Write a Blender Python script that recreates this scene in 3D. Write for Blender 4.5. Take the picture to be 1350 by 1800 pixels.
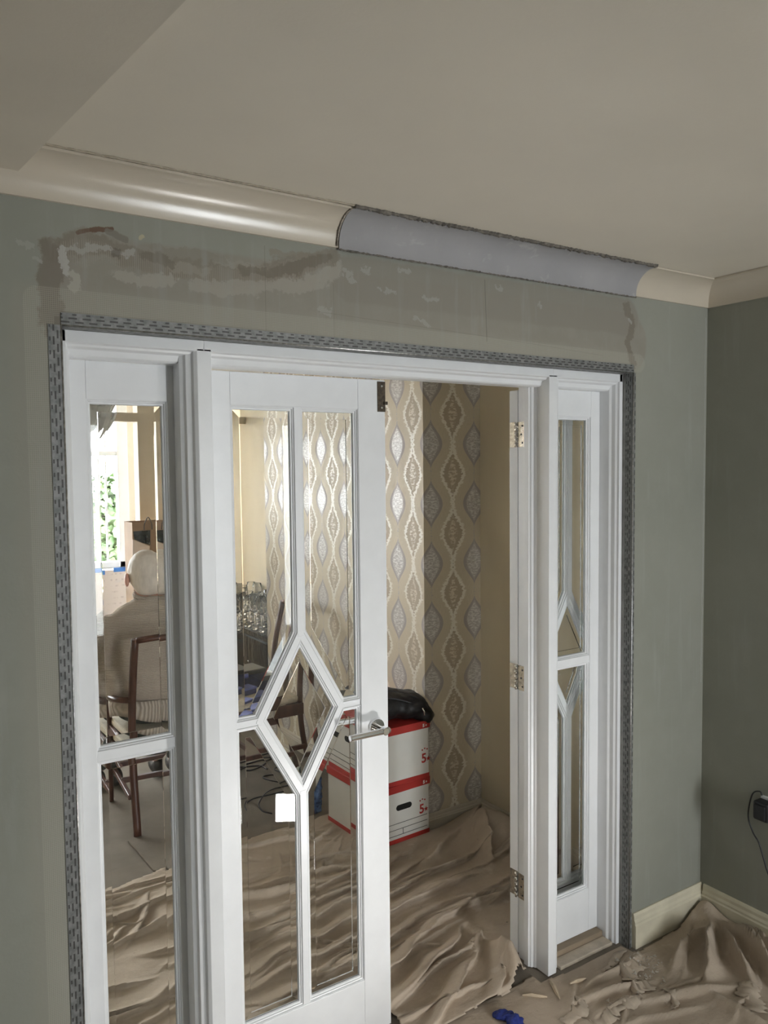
import bpy, bmesh, math, random
import numpy as np
from mathutils import Vector, Matrix
from mathutils.bvhtree import BVHTree
random.seed(7)
for o in list(bpy.data.objects): bpy.data.objects.remove(o)
S = bpy.context.scene
COL = S.collection

# ------------------------------------------------------------------ camera
CAM = np.array([-.3667, -1.875, 1.7799]); YAW, PITCH, ROLL, F = .5750, .0576, -.0102, 1388.9
def cam_axes():
    f = np.array([math.sin(YAW)*math.cos(PITCH), math.cos(YAW)*math.cos(PITCH), -math.sin(PITCH)])
    r = np.array([math.cos(YAW), -math.sin(YAW), 0.]); u = np.cross(r, f)
    return r*math.cos(ROLL)+u*math.sin(ROLL), -r*math.sin(ROLL)+u*math.cos(ROLL), f
CR, CU, CF = cam_axes()
cd = bpy.data.cameras.new('camera'); cam = bpy.data.objects.new('camera', cd); COL.objects.link(cam)
cd.sensor_fit = 'VERTICAL'; cd.sensor_height = 24; cd.sensor_width = 18; cd.lens = F*24/1800; cd.clip_start = .02
M = Matrix(((CR[0], CU[0], -CF[0], CAM[0]), (CR[1], CU[1], -CF[1], CAM[1]), (CR[2], CU[2], -CF[2], CAM[2]), (0, 0, 0, 1)))
cam.matrix_world = M
S.camera = cam
def pray(px, py): return CF+CR*(px-675)/F-CU*(py-900)/F
def on_y(px, py, Y): d = pray(px, py); return CAM+d*(Y-CAM[1])/d[1]
def on_x(px, py, X): d = pray(px, py); return CAM+d*(X-CAM[0])/d[0]
def on_z(px, py, Z): d = pray(px, py); return CAM+d*(Z-CAM[2])/d[2]

# ------------------------------------------------------------------ world, portals, exposure
S.view_settings.view_transform = 'Standard'; S.view_settings.look = 'None'
S.view_settings.gamma = 1; S.view_settings.use_curve_mapping = False
S.view_settings.exposure = 0.42
W = bpy.data.worlds.new('sky'); S.world = W; W.use_nodes = True
bg = W.node_tree.nodes['Background']; bg.inputs[0].default_value = (.93, .97, 1, 1); bg.inputs[1].default_value = 32
def portal(name, loc, rot, sx, sy):
    l = bpy.data.lights.new(name, 'AREA'); l.shape = 'RECTANGLE'; l.size = sx; l.size_y = sy; l.cycles.is_portal = True
    o = bpy.data.objects.new(name, l); COL.objects.link(o); o.location = loc; o.rotation_euler = rot
portal('bay_window_daylight', (-.05, 4.93, 1.62), (-math.pi/2, 0, 0), 3.1, 1.5)
portal('added_rear_window_daylight', (1.93, -4.31, 1.275), (math.pi/2, 0, 0), .54, 1.85)  # daylight through the added rear window, out of view

# ------------------------------------------------------------------ helpers
def lk(o, parent=None):
    COL.objects.link(o)
    if parent is not None: o.parent = parent
    return o
def tag(o, label, cat, group=None, kind=None):
    o['label'] = label; o['category'] = cat
    if group: o['group'] = group
    if kind: o['kind'] = kind
    return o
def empty(name, loc=(0, 0, 0), rz=0.):
    o = bpy.data.objects.new(name, None); o.empty_display_size = .05; lk(o); o.location = loc; o.rotation_euler = (0, 0, rz); return o
def mesh(name, v, f, m, parent=None, smooth=False, recalc=True):
    me = bpy.data.meshes.new(name); me.from_pydata([tuple(map(float, p)) for p in v], [], [tuple(q) for q in f])
    if recalc:
        bm = bmesh.new(); bm.from_mesh(me); bmesh.ops.recalc_face_normals(bm, faces=bm.faces[:]); bm.to_mesh(me); bm.free()
    me.materials.append(m)
    if smooth:
        for p in me.polygons: p.use_smooth = True
    return lk(bpy.data.objects.new(name, me), parent)
def bev(o, w=.002, s=2):
    b = o.modifiers.new('bevel', 'BEVEL'); b.width = w; b.segments = s; b.limit_method = 'ANGLE'; b.angle_limit = .6; return o
def boxvf(x0, x1, y0, y1, z0, z1):
    v = [(x, y, z) for z in (z0, z1) for y in (y0, y1) for x in (x0, x1)]
    return v, [(0, 2, 3, 1), (4, 5, 7, 6), (0, 1, 5, 4), (2, 6, 7, 3), (0, 4, 6, 2), (1, 3, 7, 5)]
def box(name, x0, x1, y0, y1, z0, z1, m, parent=None, bw=0):
    v, f = boxvf(x0, x1, y0, y1, z0, z1); o = mesh(name, v, f, m, parent)
    if bw: bev(o, bw)
    return o
def boxes(name, lst, m, parent=None, bw=0):
    V, Fc = [], []
    for b in lst:
        v, f = boxvf(*b); n = len(V); V += v; Fc += [tuple(i+n for i in q) for q in f]
    o = mesh(name, V, Fc, m, parent)
    if bw: bev(o, bw)
    return o
def prism(name, poly, a, b, axis, m, parent=None, bw=0, smooth=False):
    """poly in the plane perpendicular to axis: z:(x,y) x:(y,z) y:(x,z)"""
    def P(q, t): return {'z': (q[0], q[1], t), 'x': (t, q[0], q[1]), 'y': (q[0], t, q[1])}[axis]
    n = len(poly); v = [P(q, a) for q in poly]+[P(q, b) for q in poly]
    f = [tuple(range(n)), tuple(range(2*n-1, n-1, -1))]+[(i, (i+1) % n, n+(i+1) % n, n+i) for i in range(n)]
    o = mesh(name, v, f, m, parent, smooth)
    if bw: bev(o, bw)
    return o
def tubevf(pts, r, seg=8, flat=None):
    pts = [Vector(p) for p in pts]; n = len(pts); R = r if hasattr(r, '__len__') else [r]*n
    V, Fc = [], []; up = Vector((0, 0, 1)); prev = None
    for i, p in enumerate(pts):
        t = (pts[min(i+1, n-1)]-pts[max(i-1, 0)]).normalized()
        if prev is None:
            a = t.cross(up)
            if a.length < .1: a = t.cross(Vector((0, 1, 0)))
            a.normalize()
        else:
            a = (prev-t*prev.dot(t)).normalized()
        prev = a; b = t.cross(a)
        for k in range(seg):
            an = 2*math.pi*k/seg; ca, sa = math.cos(an), math.sin(an)
            V.append(p+a*ca*R[i]+b*sa*R[i]*(flat or 1))
    for i in range(n-1):
        for k in range(seg):
            Fc.append((i*seg+k, i*seg+(k+1) % seg, (i+1)*seg+(k+1) % seg, (i+1)*seg+k))
    Fc.append(tuple(range(seg))[::-1]); Fc.append(tuple((n-1)*seg+k for k in range(seg)))
    return V, Fc
def tube(name, pts, r, m, parent=None, seg=8, smooth=True, flat=None):
    v, f = tubevf(pts, r, seg, flat); return mesh(name, v, f, m, parent, smooth)
def catmull(pts, k=6):
    P = [Vector(p) for p in pts]; P = [P[0]*2-P[1]]+P+[P[-1]*2-P[-2]]; out = []
    for i in range(1, len(P)-2):
        for j in range(k):
            t = j/k; a, b, c, d = P[i-1], P[i], P[i+1], P[i+2]
            out.append(.5*((2*b)+(c-a)*t+(2*a-5*b+4*c-d)*t*t+(3*b-a-3*c+d)*t**3))
    out.append(P[-2]); return out
def lathevf(prof, seg=16, c=(0, 0, 0)):
    V, Fc = [], []
    for (r, z) in prof:
        for k in range(seg):
            a = 2*math.pi*k/seg; V.append((c[0]+r*math.cos(a), c[1]+r*math.sin(a), c[2]+z))
    for i in range(len(prof)-1):
        for k in range(seg): Fc.append((i*seg+k, i*seg+(k+1) % seg, (i+1)*seg+(k+1) % seg, (i+1)*seg+k))
    Fc.append(tuple(range(seg))[::-1]); Fc.append(tuple((len(prof)-1)*seg+k for k in range(seg)))
    return V, Fc
def ellvf(c, r, seg=16, rot=None):
    V, Fc = [], []; n = seg//2
    V.append(Vector((0, 0, -r[2])))
    for i in range(1, n):
        t = -math.pi/2+math.pi*i/n
        for k in range(seg):
            a = 2*math.pi*k/seg; V.append(Vector((r[0]*math.cos(t)*math.cos(a), r[1]*math.cos(t)*math.sin(a), r[2]*math.sin(t))))
    V.append(Vector((0, 0, r[2]))); L = len(V)-1
    for k in range(seg):
        Fc.append((0, 1+(k+1) % seg, 1+k)); Fc.append((L, L-seg+k, L-seg+(k+1) % seg))
    for i in range(n-2):
        for k in range(seg): Fc.append((1+i*seg+k, 1+i*seg+(k+1) % seg, 1+(i+1)*seg+(k+1) % seg, 1+(i+1)*seg+k))
    if rot is not None: V = [rot@p for p in V]
    c = Vector(c); return [p+c for p in V], Fc
def join(parts):
    V, Fc = [], []
    for v, f in parts:
        n = len(V); V += list(v); Fc += [tuple(i+n for i in q) for q in f]
    return V, Fc
def blob(name, parts, m, parent=None, vox=.012, it=6):
    v, f = join(parts); o = mesh(name, v, f, m, parent, True)
    r = o.modifiers.new('remesh', 'REMESH'); r.mode = 'VOXEL'; r.voxel_size = vox; r.use_smooth_shade = True
    s = o.modifiers.new('smooth', 'SMOOTH'); s.iterations = it; s.factor = .5
    return o
def world_child(o, p):
    o.parent = p; o.matrix_parent_inverse = (Matrix.Translation(p.location) @ p.rotation_euler.to_matrix().to_4x4()).inverted(); return o

# ---- materials
class NT:
    def __init__(s, name):
        s.m = bpy.data.materials.new(name); s.m.use_nodes = True; s.t = s.m.node_tree; s.b = s.t.nodes['Principled BSDF']
    def n(s, typ, **kw):
        nd = s.t.nodes.new(typ)
        for k, v in kw.items(): setattr(nd, k, v)
        return nd
    def put(s, sock, v):
        if hasattr(v, 'links'): s.t.links.new(v, sock)
        elif v is not None: sock.default_value = v
    def math(s, op, a, b=None, c=None, clamp=False):
        nd = s.n('ShaderNodeMath', operation=op, use_clamp=clamp)
        for i, x in enumerate((a, b, c)):
            if x is not None: s.put(nd.inputs[i], x)
        return nd.outputs[0]
    def vm(s, op, a, b=None, out=0):
        nd = s.n('ShaderNodeVectorMath', operation=op); s.put(nd.inputs[0], a)
        if b is not None: s.put(nd.inputs[3 if op == 'SCALE' else 1], b)
        return nd.outputs[out]
    def pos(s): return s.n('ShaderNodeNewGeometry').outputs['Position']
    def obj(s): return s.n('ShaderNodeTexCoord').outputs['Object']
    def noise(s, scale, vec=None, detail=4, rough=.55, out=0):
        nd = s.n('ShaderNodeTexNoise'); nd.inputs['Scale'].default_value = scale; nd.inputs['Detail'].default_value = detail
        nd.inputs['Roughness'].default_value = rough
        if vec is not None: s.put(nd.inputs['Vector'], vec)
        return nd.outputs[out]
    def step(s, x, a, b):
        nd = s.n('ShaderNodeMapRange', interpolation_type='SMOOTHSTEP'); s.put(nd.inputs[0], x)
        nd.inputs[1].default_value = a; nd.inputs[2].default_value = b; return nd.outputs[0]
    def lin(s, x, a, b, c=0., d=1.):
        nd = s.n('ShaderNodeMapRange'); s.put(nd.inputs[0], x)
        for i, q in enumerate((a, b, c, d)): nd.inputs[i+1].default_value = q
        return nd.outputs[0]
    def mix(s, f, a, b):
        nd = s.n('ShaderNodeMix', data_type='RGBA'); s.put(nd.inputs[0], f)
        for i, x in ((6, a), (7, b)): s.put(nd.inputs[i], (*x, 1) if isinstance(x, tuple) and len(x) == 3 else x)
        return nd.outputs[2]
    def scalevec(s, vec, sc):
        nd = s.n('ShaderNodeVectorMath', operation='MULTIPLY'); s.put(nd.inputs[0], vec); nd.inputs[1].default_value = sc; return nd.outputs[0]
    def col(s, c): s.put(s.b.inputs['Base Color'], (*c, 1) if isinstance(c, tuple) and len(c) == 3 else c)
    def bump(s, h, strength=.3, dist=.01):
        nd = s.n('ShaderNodeBump'); nd.inputs['Strength'].default_value = strength; nd.inputs['Distance'].default_value = dist
        s.put(nd.inputs['Height'], h); s.t.links.new(nd.outputs[0], s.b.inputs['Normal'])
    def set(s, rough=.5, metal=0., spec=None):
        s.put(s.b.inputs['Roughness'], rough); s.put(s.b.inputs['Metallic'], metal)
        if spec is not None: s.put(s.b.inputs['Specular IOR Level'], spec)
        return s.m
def simple(name, c, rough=.5, metal=0., nscale=30., namt=.12, bump=0., bscale=80., stretch=None, spec=None):
    t = NT(name); v = t.obj()
    if stretch: v = t.scalevec(v, stretch)
    n = t.noise(nscale, v); lo = tuple(x*(1-namt) for x in c); hi = tuple(min(1, x*(1+namt)) for x in c)
    t.col(t.mix(t.lin(n, .3, .7), lo, hi))
    if bump: t.bump(t.noise(bscale, v, 3), bump, .004)
    return t.set(rough, metal, spec)

def clear_glass(name, tint=(1, 1, 1), base=.035):
    m = bpy.data.materials.new(name); m.use_nodes = True; t = m.node_tree; t.nodes.clear()
    o = t.nodes.new('ShaderNodeOutputMaterial'); mx = t.nodes.new('ShaderNodeMixShader'); tr = t.nodes.new('ShaderNodeBsdfTransparent'); gl = t.nodes.new('ShaderNodeBsdfGlossy')
    gl.inputs['Roughness'].default_value = 0.0
    ge = t.nodes.new('ShaderNodeNewGeometry'); dt = t.nodes.new('ShaderNodeVectorMath'); dt.operation = 'DOT_PRODUCT'; t.links.new(ge.outputs['Normal'], dt.inputs[0]); t.links.new(ge.outputs['Incoming'], dt.inputs[1])
    def mt(op, a, b):
        n = t.nodes.new('ShaderNodeMath'); n.operation = op
        for i, x in enumerate((a, b)):
            if hasattr(x, 'links'): t.links.new(x, n.inputs[i])
            else: n.inputs[i].default_value = x
        return n
    ab = mt('ABSOLUTE', dt.outputs['Value'], 0); om = mt('SUBTRACT', 1., ab.outputs[0]); pw = mt('POWER', om.outputs[0], 5.); ml = mt('MULTIPLY', pw.outputs[0], 1-base); fr = mt('ADD', ml.outputs[0], base)
    tr.inputs[0].default_value = (*tint, 1)
    t.links.new(fr.outputs[0], mx.inputs[0]); t.links.new(tr.outputs[0], mx.inputs[1]); t.links.new(gl.outputs[0], mx.inputs[2]); t.links.new(mx.outputs[0], o.inputs[0])
    return m
def solid_glass(name, ior=1.5, tint=(1, 1, 1), rough=0.):
    m = bpy.data.materials.new(name); m.use_nodes = True; t = m.node_tree; t.nodes.clear()
    o = t.nodes.new('ShaderNodeOutputMaterial'); g = t.nodes.new('ShaderNodeBsdfGlass'); g.inputs['IOR'].default_value = ior; g.inputs['Color'].default_value = (*tint, 1); g.inputs['Roughness'].default_value = rough
    t.links.new(g.outputs[0], o.inputs[0]); return m

GLASS = clear_glass('pane glass', (.985, .992, .988)); BEVEL = solid_glass('bevelled pane edge', 1.5, (.98, .99, .985)); CRYSTAL = solid_glass('crystal glass', 1.5)
def milky(name):
    m = bpy.data.materials.new(name); m.use_nodes = True; t = m.node_tree; t.nodes.clear(); o = t.nodes.new('ShaderNodeOutputMaterial'); a = t.nodes.new('ShaderNodeBsdfTranslucent'); a.inputs[0].default_value = (.95, .95, .93, 1)
    g = t.nodes.new('ShaderNodeBsdfGlossy'); g.inputs['Roughness'].default_value = .08; d = t.nodes.new('ShaderNodeBsdfDiffuse'); d.inputs[0].default_value = (.9, .9, .88, 1)
    x, y = t.nodes.new('ShaderNodeMixShader'), t.nodes.new('ShaderNodeMixShader'); x.inputs[0].default_value = .35; y.inputs[0].default_value = .14
    t.links.new(a.outputs[0], x.inputs[1]); t.links.new(d.outputs[0], x.inputs[2]); t.links.new(x.outputs[0], y.inputs[1]); t.links.new(g.outputs[0], y.inputs[2]); t.links.new(y.outputs[0], o.inputs[0]); return m
CHG = milky('pressed chandelier glass')
WINGLASS = clear_glass('window glass')
WHITE = simple('white satin paint', (.79, .80, .81), .34, 0, 14, .025, .02, 60)
UPVC = simple('white window plastic', (.85, .86, .87), .35, 0, 20, .02)
CHROME = simple('chrome', (.86, .86, .87), .05, 1, 40, .04)
STEEL = simple('worn steel hinge', (.62, .60, .56), .26, 1, 90, .3)
BRONZE = simple('tarnished bolt metal', (.07, .055, .04), .4, .8, 120, .45)
SKIRT = simple('cream gloss skirting paint', (.66, .61, .47), .4, 0, 9, .10, .08, 40)
CREAMWALL = simple('plain cream textured paper', (.62, .535, .385), .75, 0, 5, .04, .15, 350, (1, 1, .25))
CEIL = simple('cream ceiling paint', (.76, .70, .595), .5, 0, 1.6, .05, .06, 130)
CEILB = simple('cream bulkhead paint', (.68, .62, .52), .6, 0, 2.2, .06, .06, 120)
DCEIL = simple('white ceiling emulsion', (.8, .78, .74), .7, 0, 3, .03)
MAHOG = simple('dark mahogany', (.075, .026, .015), .42, 0, 24, .4, .05, 60, (1, 1, .12))
CREAMFAB = simple('cream seat fabric', (.62, .55, .43), .85, 0, 60, .1, .3, 500)
CARDW = simple('white board carton', (.70, .685, .64), .6, 0, 8, .04, .05, 90)
RED = simple('red printed card', (.40, .028, .022), .55, 0, 12, .08)
BLACK = simple('black nylon', (.013, .012, .013), .5, 0, 50, .4, .25, 260)
BLKP = simple('black plastic', (.02, .02, .022), .38, 0, 40, .3)
INK = simple('dark print', (.03, .03, .03), .6)
HOLE_SHADE = simple('hand hole shade colour', (.008, .007, .006), .9)
GREYP = simple('grey plaster reveal', (.30, .30, .285), .8, 0, 26, .22, .3, 120)
PINE = simple('bare pine sill', (.33, .255, .175), .7, 0, 12, .3, .2, 60, (.2, 1, 1))
DARKWOOD = simple('dark sideboard wood', (.02, .016, .014), .25, 0, 14, .4, .25, 18)
KRAFT = simple('brown kraft paper', (.33, .215, .13), .75, 0, 9, .12, .2, 40)
PAPER = simple('white paper', (.76, .73, .68), .8, 0, 20, .06)
PADBLUE = simple('lavender blue pad', (.15, .18, .42), .6, 0, 14, .12)
NAVY = simple('navy blue case', (.018, .024, .07), .5, 0, 24, .3, .3, 90)
TAPE = simple('blue masking tape', (.05, .2, .62), .5, 0, 20, .1)
BLUECLOTH = simple('royal blue cloth', (.015, .03, .2), .8, 0, 50, .3, .4, 260)
SKIN = simple('skin', (.62, .33, .25), .5, 0, 26, .1)
HAIR = simple('short white hair', (.70, .625, .545), .62, 0, 34, .12, .5, 120, (1, 1, .3))
TROUS = simple('dark green trousers', (.022, .028, .02), .85, 0, 40, .25, .3, 200)
SHOE = simple('black shoe leather', (.02, .018, .016), .4)
WOODBIT = simple('pale split wood', (.52, .42, .3), .75, 0, 14, .25, .2, 50)
CHIP = simple('plaster chips', (.5, .46, .4), .85, 0, 60, .25)

def make_carpet():
    t = NT('beige cut pile carpet'); p = t.pos(); a = t.noise(420, p, 2); b = t.noise(5, p, 4)
    c = t.mix(t.lin(b, .3, .7), (.21, .18, .145), (.28, .245, .20)); c = t.mix(t.lin(a, .3, .75, 0, .35), c, (.11, .095, .075)); t.col(c)
    t.bump(a, .6, .006); return t.set(.95, 0, .1)
CARPET = make_carpet()
def make_canvas():
    t = NT('washed linen dust sheet'); p = t.pos()
    b = t.noise(4, p, 5); w = t.noise(700, p, 2)
    c = t.mix(t.lin(b, .3, .72), (.40, .325, .25), (.53, .445, .355))
    st = t.step(t.noise(9, p, 4), .62, .72); c = t.mix(t.math('MULTIPLY', st, .35), c, (.66, .6, .52))
    sp = t.step(t.noise(60, p, 2), .70, .76); c = t.mix(t.math('MULTIPLY', sp, .4), c, (.2, .16, .12)); t.col(c)
    h = t.math('ADD', t.math('MULTIPLY', t.noise(16, t.scalevec(p, (1, 1.8, 1.4)), 5, .6), 1.3), t.math('MULTIPLY', w, .16)); t.bump(h, .5, .010)
    return t.set(.92, 0, .1)
CANVAS = make_canvas()
def make_knit():
    t = NT('oatmeal knitted wool'); p = t.obj(); s = t.n('ShaderNodeSeparateXYZ'); t.put(s.inputs[0], p)
    rw = t.math('SINE', t.math('MULTIPLY', s.outputs[2], 900)); n = t.noise(220, p, 3); b = t.noise(7, p, 3)
    c = t.mix(t.lin(b, .3, .7), (.44, .375, .315), (.54, .47, .40)); c = t.mix(t.math('MULTIPLY', t.lin(n, .35, .75), .4), c, (.33, .275, .23)); t.col(c)
    t.bump(t.math('ADD', t.math('MULTIPLY', rw, .35), n), .6, .006); return t.set(.95, 0, .1)
KNIT = make_knit()
def make_rib():
    t = NT('ribbed knit hem'); p = t.obj(); s = t.n('ShaderNodeSeparateXYZ'); t.put(s.inputs[0], p)
    a = t.math('ADD', s.outputs[0], s.outputs[1]); rw = t.math('SINE', t.math('MULTIPLY', a, 520))
    t.col(t.mix(t.lin(rw, -1, 1), (.42, .36, .30), (.54, .47, .40))); t.bump(rw, .6, .006); return t.set(.95, 0, .1)
RIB = make_rib()
def make_leaf():
    t = NT('hedge leaves'); n = t.noise(6, t.pos(), 4); t.col(t.mix(t.lin(n, .3, .7), (.008, .028, .003), (.03, .055, .008))); return t.set(.6)
LEAF = make_leaf()

# wallpaper with ogee motifs, u along the wall round the corner, v up (UV in metres)
def make_wallpaper(U0, V0, P=.265, V=.29):
    t = NT('ogee wallpaper'); uv = t.n('ShaderNodeUVMap').outputs[0]; s = t.n('ShaderNodeSeparateXYZ'); t.put(s.inputs[0], uv); u, v = s.outputs[0], s.outputs[1]
    def cell(u_, off, per):
        q = t.math('DIVIDE', t.math('SUBTRACT', u_, off), per); q = t.math('SUBTRACT', q, t.math('FLOOR', t.math('ADD', q, .5))); return t.math('MULTIPLY', q, per)
    def half(va, Wd, k, pw=1.):   # ogee half width
        c = t.math('COSINE', t.math('MULTIPLY', va, 2*math.pi/V*k)); c = t.math('POWER', t.math('MULTIPLY_ADD', c, .5, .5), pw)
        inside = t.math('LESS_THAN', t.math('ABSOLUTE', va), V/2/k); return t.math('MULTIPLY', t.math('MULTIPLY', c, Wd), inside)
    uv3 = t.scalevec(uv, (1, 1, 1)); fine = t.noise(150, t.scalevec(uv, (.30, 1.0, 1)), 3, .7); fine2 = t.noise(120, t.scalevec(uv, (.32, .75, 1)), 3, .7)
    fibre = t.noise(300, t.scalevec(uv, (2.2, .12, 1)), 2)
    ground = t.mix(t.lin(fibre, .3, .7), (.565, .482, .345), (.645, .562, .42))
    # flowing paler bands around the cream ogees
    ub, vb = cell(u, U0+P/2, P), cell(v, V0+V/2, V); aub = t.math('ABSOLUTE', ub)
    hb = half(vb, .062, 1.0, 1.35); jag = t.math('MULTIPLY', t.math('SUBTRACT', fine2, .5), .062)
    d = t.math('SUBTRACT', t.math('ADD', aub, jag), hb)
    pale = t.math('SUBTRACT', 1., t.step(t.math('ABSOLUTE', t.math('SUBTRACT', d, .004)), .006, .0125))
    inb = t.step(d, .001, -.003)
    core = t.math('MULTIPLY', t.step(t.math('ADD', aub, t.math('MULTIPLY', t.math('ABSOLUTE', vb), .35)), .036, .022), t.step(fine2, .47, .53))
    c = t.mix(inb, ground, (.46, .375, .265)); c = t.mix(core, c, (.70, .62, .49)); c = t.mix(t.math('MULTIPLY', pale, .95), c, (.82, .77, .66))
    # grey ogees
    ua, va = cell(u, U0, P), cell(v, V0, V); aua = t.math('ABSOLUTE', ua)
    ha = half(va, .069, 1.22, .82); dg = t.math('SUBTRACT', aua, ha); g = t.step(dg, .0008, -.0008)
    hi = half(va, .050, 1.5, .7); inn = t.step(t.math('SUBTRACT', t.math('ADD', aua, t.math('MULTIPLY', t.math('SUBTRACT', fine, .5), .055)), hi), .001, -.002)
    c = t.mix(g, c, (.40, .35, .32)); c = t.mix(inn, c, t.mix(t.step(fine, .45, .58), (.47, .43, .39), (.72, .69, .64))); t.col(c)
    met = t.math('MAXIMUM', t.math('MAXIMUM', pale, inn), core)
    t.bump(t.math('ADD', met, t.math('MULTIPLY', fibre, .4)), .12, .002)
    t.put(t.b.inputs['Roughness'], t.lin(met, 0, 1, .62, .4)); return t.m

# ------------------------------------------------------------------ door wall with its repairs
XW, ZT, XC, ZCEIL, ZCOV = 1.902, 2.10, 2.32, 2.452, 2.365
def seg_mask(t, P, pts, r, soft=.35):
    """1 inside a band of radius r (m) around the wall polyline pts [(x,z)...]"""
    out = None
    for (a, b) in zip(pts[:-1], pts[1:]):
        A = (a[0], 0, a[1]); B = (b[0]-a[0], 0, b[1]-a[1]); L2 = max(1e-6, B[0]**2+B[2]**2)
        pa = t.vm('SUBTRACT', P, A); h = t.math('MULTIPLY', t.vm('DOT_PRODUCT', pa, B, 1), 1/L2, clamp=True)
        sc = t.n('ShaderNodeVectorMath', operation='SCALE'); sc.inputs[0].default_value = B; t.put(sc.inputs[3], h)
        d = t.vm('LENGTH', t.vm('SUBTRACT', pa, sc.outputs[0]), None, 1)
        out = d if out is None else t.math('MINIMUM', out, d)
    return t.step(out, r, r*(1-soft))
def wpx(*pp):
    o = []
    for q in pp: w = on_y(q[0], q[1], 0); o.append((w[0], w[2]))
    return o
def make_wallpaint(repairs):
    t = NT('sage paint on patched plaster' if repairs else 'sage wall paint'); p = t.pos()
    big = t.noise(1.3, p, 4); mid = t.noise(9, p, 5, .65); fin = t.noise(120, p, 3)
    c = t.mix(t.lin(big, .3, .7), (.262, .268, .226), (.30, .303, .258))
    c = t.mix(t.lin(mid, .45, .75, 0, .30), c, (.345, .346, .305))
    if repairs:
        sx = t.n('ShaderNodeSeparateXYZ'); t.put(sx.inputs[0], p); X, Z = sx.outputs[0], sx.outputs[2]
        nv = t.noise(11, p, 6, .7, 1); sh = t.vm('SUBTRACT', nv, (.5, .5, .5)); nvb = t.vm('SUBTRACT', t.noise(45, t.scalevec(p, (1, 1, .7)), 4, .7, 1), (.5, .5, .5)); sc = t.vm('ADD', t.vm('SCALE', sh, .085), t.vm('SCALE', nvb, .03))
        flat = t.scalevec(t.vm('ADD', p, sc), (1, 0, 1))
        sc2 = t.vm('SCALE', sh, .03); flat2 = t.scalevec(t.vm('ADD', p, sc2), (1, 0, 1))
        # bare board over the opening
        bd = seg_mask(t, flat2, [(.07, 2.20), (1.86, 2.20)], .115, .12); c = t.mix(t.math('MULTIPLY', bd, .8), c, t.mix(t.lin(mid, .3, .7), (.255, .235, .195), (.295, .272, .228)))
        bd2 = seg_mask(t, flat2, [(.75, 2.29), (1.86, 2.29)], .07, .2); c = t.mix(t.math('MULTIPLY', bd2, .8), c, (.25, .232, .195))
        # filler skim below the beading, trowelled strips
        sk = seg_mask(t, flat2, [(-.06, .0), (-.06, 2.14), (1.9, 2.125)], .06, .5); c = t.mix(t.math('MULTIPLY', sk, .55), c, (.305, .295, .245))
        def patch(pp, r, col, amt=.9, dist=flat, soft=.35):
            nonlocal c
            c = t.mix(t.math('MULTIPLY', seg_mask(t, dist, wpx(*pp), r, soft), amt), c, col)
        patch([(92, 440), (150, 428), (235, 452), (330, 478), (430, 490), (520, 470), (578, 452)], .032, (.215, .19, .15), .8)
        patch([(90, 440), (84, 500), (98, 570)], .03, (.19, .165, .13), .8)
        hat = t.math('MULTIPLY', seg_mask(t, flat, wpx((120, 440), (235, 458), (330, 482), (430, 492), (570, 465)), .024, .3), t.step(t.math('SINE', t.math('MULTIPLY', X, 1300)), .1, .7)); c = t.mix(t.math('MULTIPLY', hat, .45), c, (.36, .33, .28))
        patch([(210, 487), (260, 496), (300, 495)], .018, (.37, .345, .295), .75)
        patch([(340, 505), (450, 508), (560, 496), (592, 474)], .019, (.36, .335, .285), .7)
        patch([(300, 470), (360, 478)], .012, (.30, .275, .225), .8)
        patch([(380, 462), (470, 474)], .010, (.31, .29, .24), .7)
        patch([(480, 448), (540, 452)], .012, (.25, .225, .18), .7)
        patch([(118, 440), (190, 444), (228, 446)], .009, (.40, .385, .35), .7)
        patch([(108, 438), (112, 475)], .010, (.47, .46, .43), .75)
        patch([(128, 480), (134, 505)], .016, (.40, .38, .33), .9)
        patch([(138, 411), (170, 405), (198, 404)], .006, (.13, .07, .04), .9, flat2)
        patch([(190, 408), (220, 420)], .009, (.2, .18, .15), .85, flat2)
        patch([(246, 416), (250, 412)], .006, (.46, .40, .28), .9, flat2)
        patch([(205, 442), (200, 450)], .014, (.13, .11, .09), .7)
        patch([(255, 450), (300, 462)], .017, (.18, .155, .12), .75)
        patch([(265, 428), (300, 445), (400, 460)], .012, (.24, .225, .185), .7)
        patch([(430, 478), (510, 478), (575, 452)], .016, (.17, .145, .11), .75)
        patch([(1100, 535), (1112, 560), (1106, 600), (1114, 640)], .016, (.19, .165, .13), .8)
        patch([(1106, 560), (1110, 566)], .006, (.34, .33, .30), .8, flat2)
        for q in [(606, 478), (612, 488), (664, 504), (680, 512), (725, 556), (742, 566), (748, 520), (945, 533), (640, 470), (560, 545), (35, 430), (58, 455), (700, 470), (870, 500)]:
            patch([q, (q[0]+random.uniform(6, 22), q[1]+random.uniform(2, 9))], random.uniform(.006, .010), (.37, .36, .325), .6, flat)
        # pencil marks and board joints
        for pp, r, a in (([(852, 492), (856, 600)], .0016, .75), ([(465, 432), (468, 590)], .0012, .4), ([(586, 500), (588, 600)], .0012, .35), ([(560, 548), (860, 592), (1060, 625)], .0012, .3)):
            patch(pp, r, (.13, .12, .10), a, t.scalevec(p, (1, 0, 1)), .5)
        patch([(1241, 560), (1238, 800), (1232, 1200)], .004, (.36, .36, .335), .6, flat2)
        # glass-fibre joint tape weave along the beading
        tp = seg_mask(t, t.scalevec(p, (1, 0, 1)), [(-.045, 0), (-.045, 2.15), (1.93, 2.135)], .034, .15)
        wv = t.math('MAXIMUM', t.step(t.math('SINE', t.math('MULTIPLY', X, 1500)), .3, .8), t.step(t.math('SINE', t.math('MULTIPLY', Z, 1500)), .3, .8))
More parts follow.
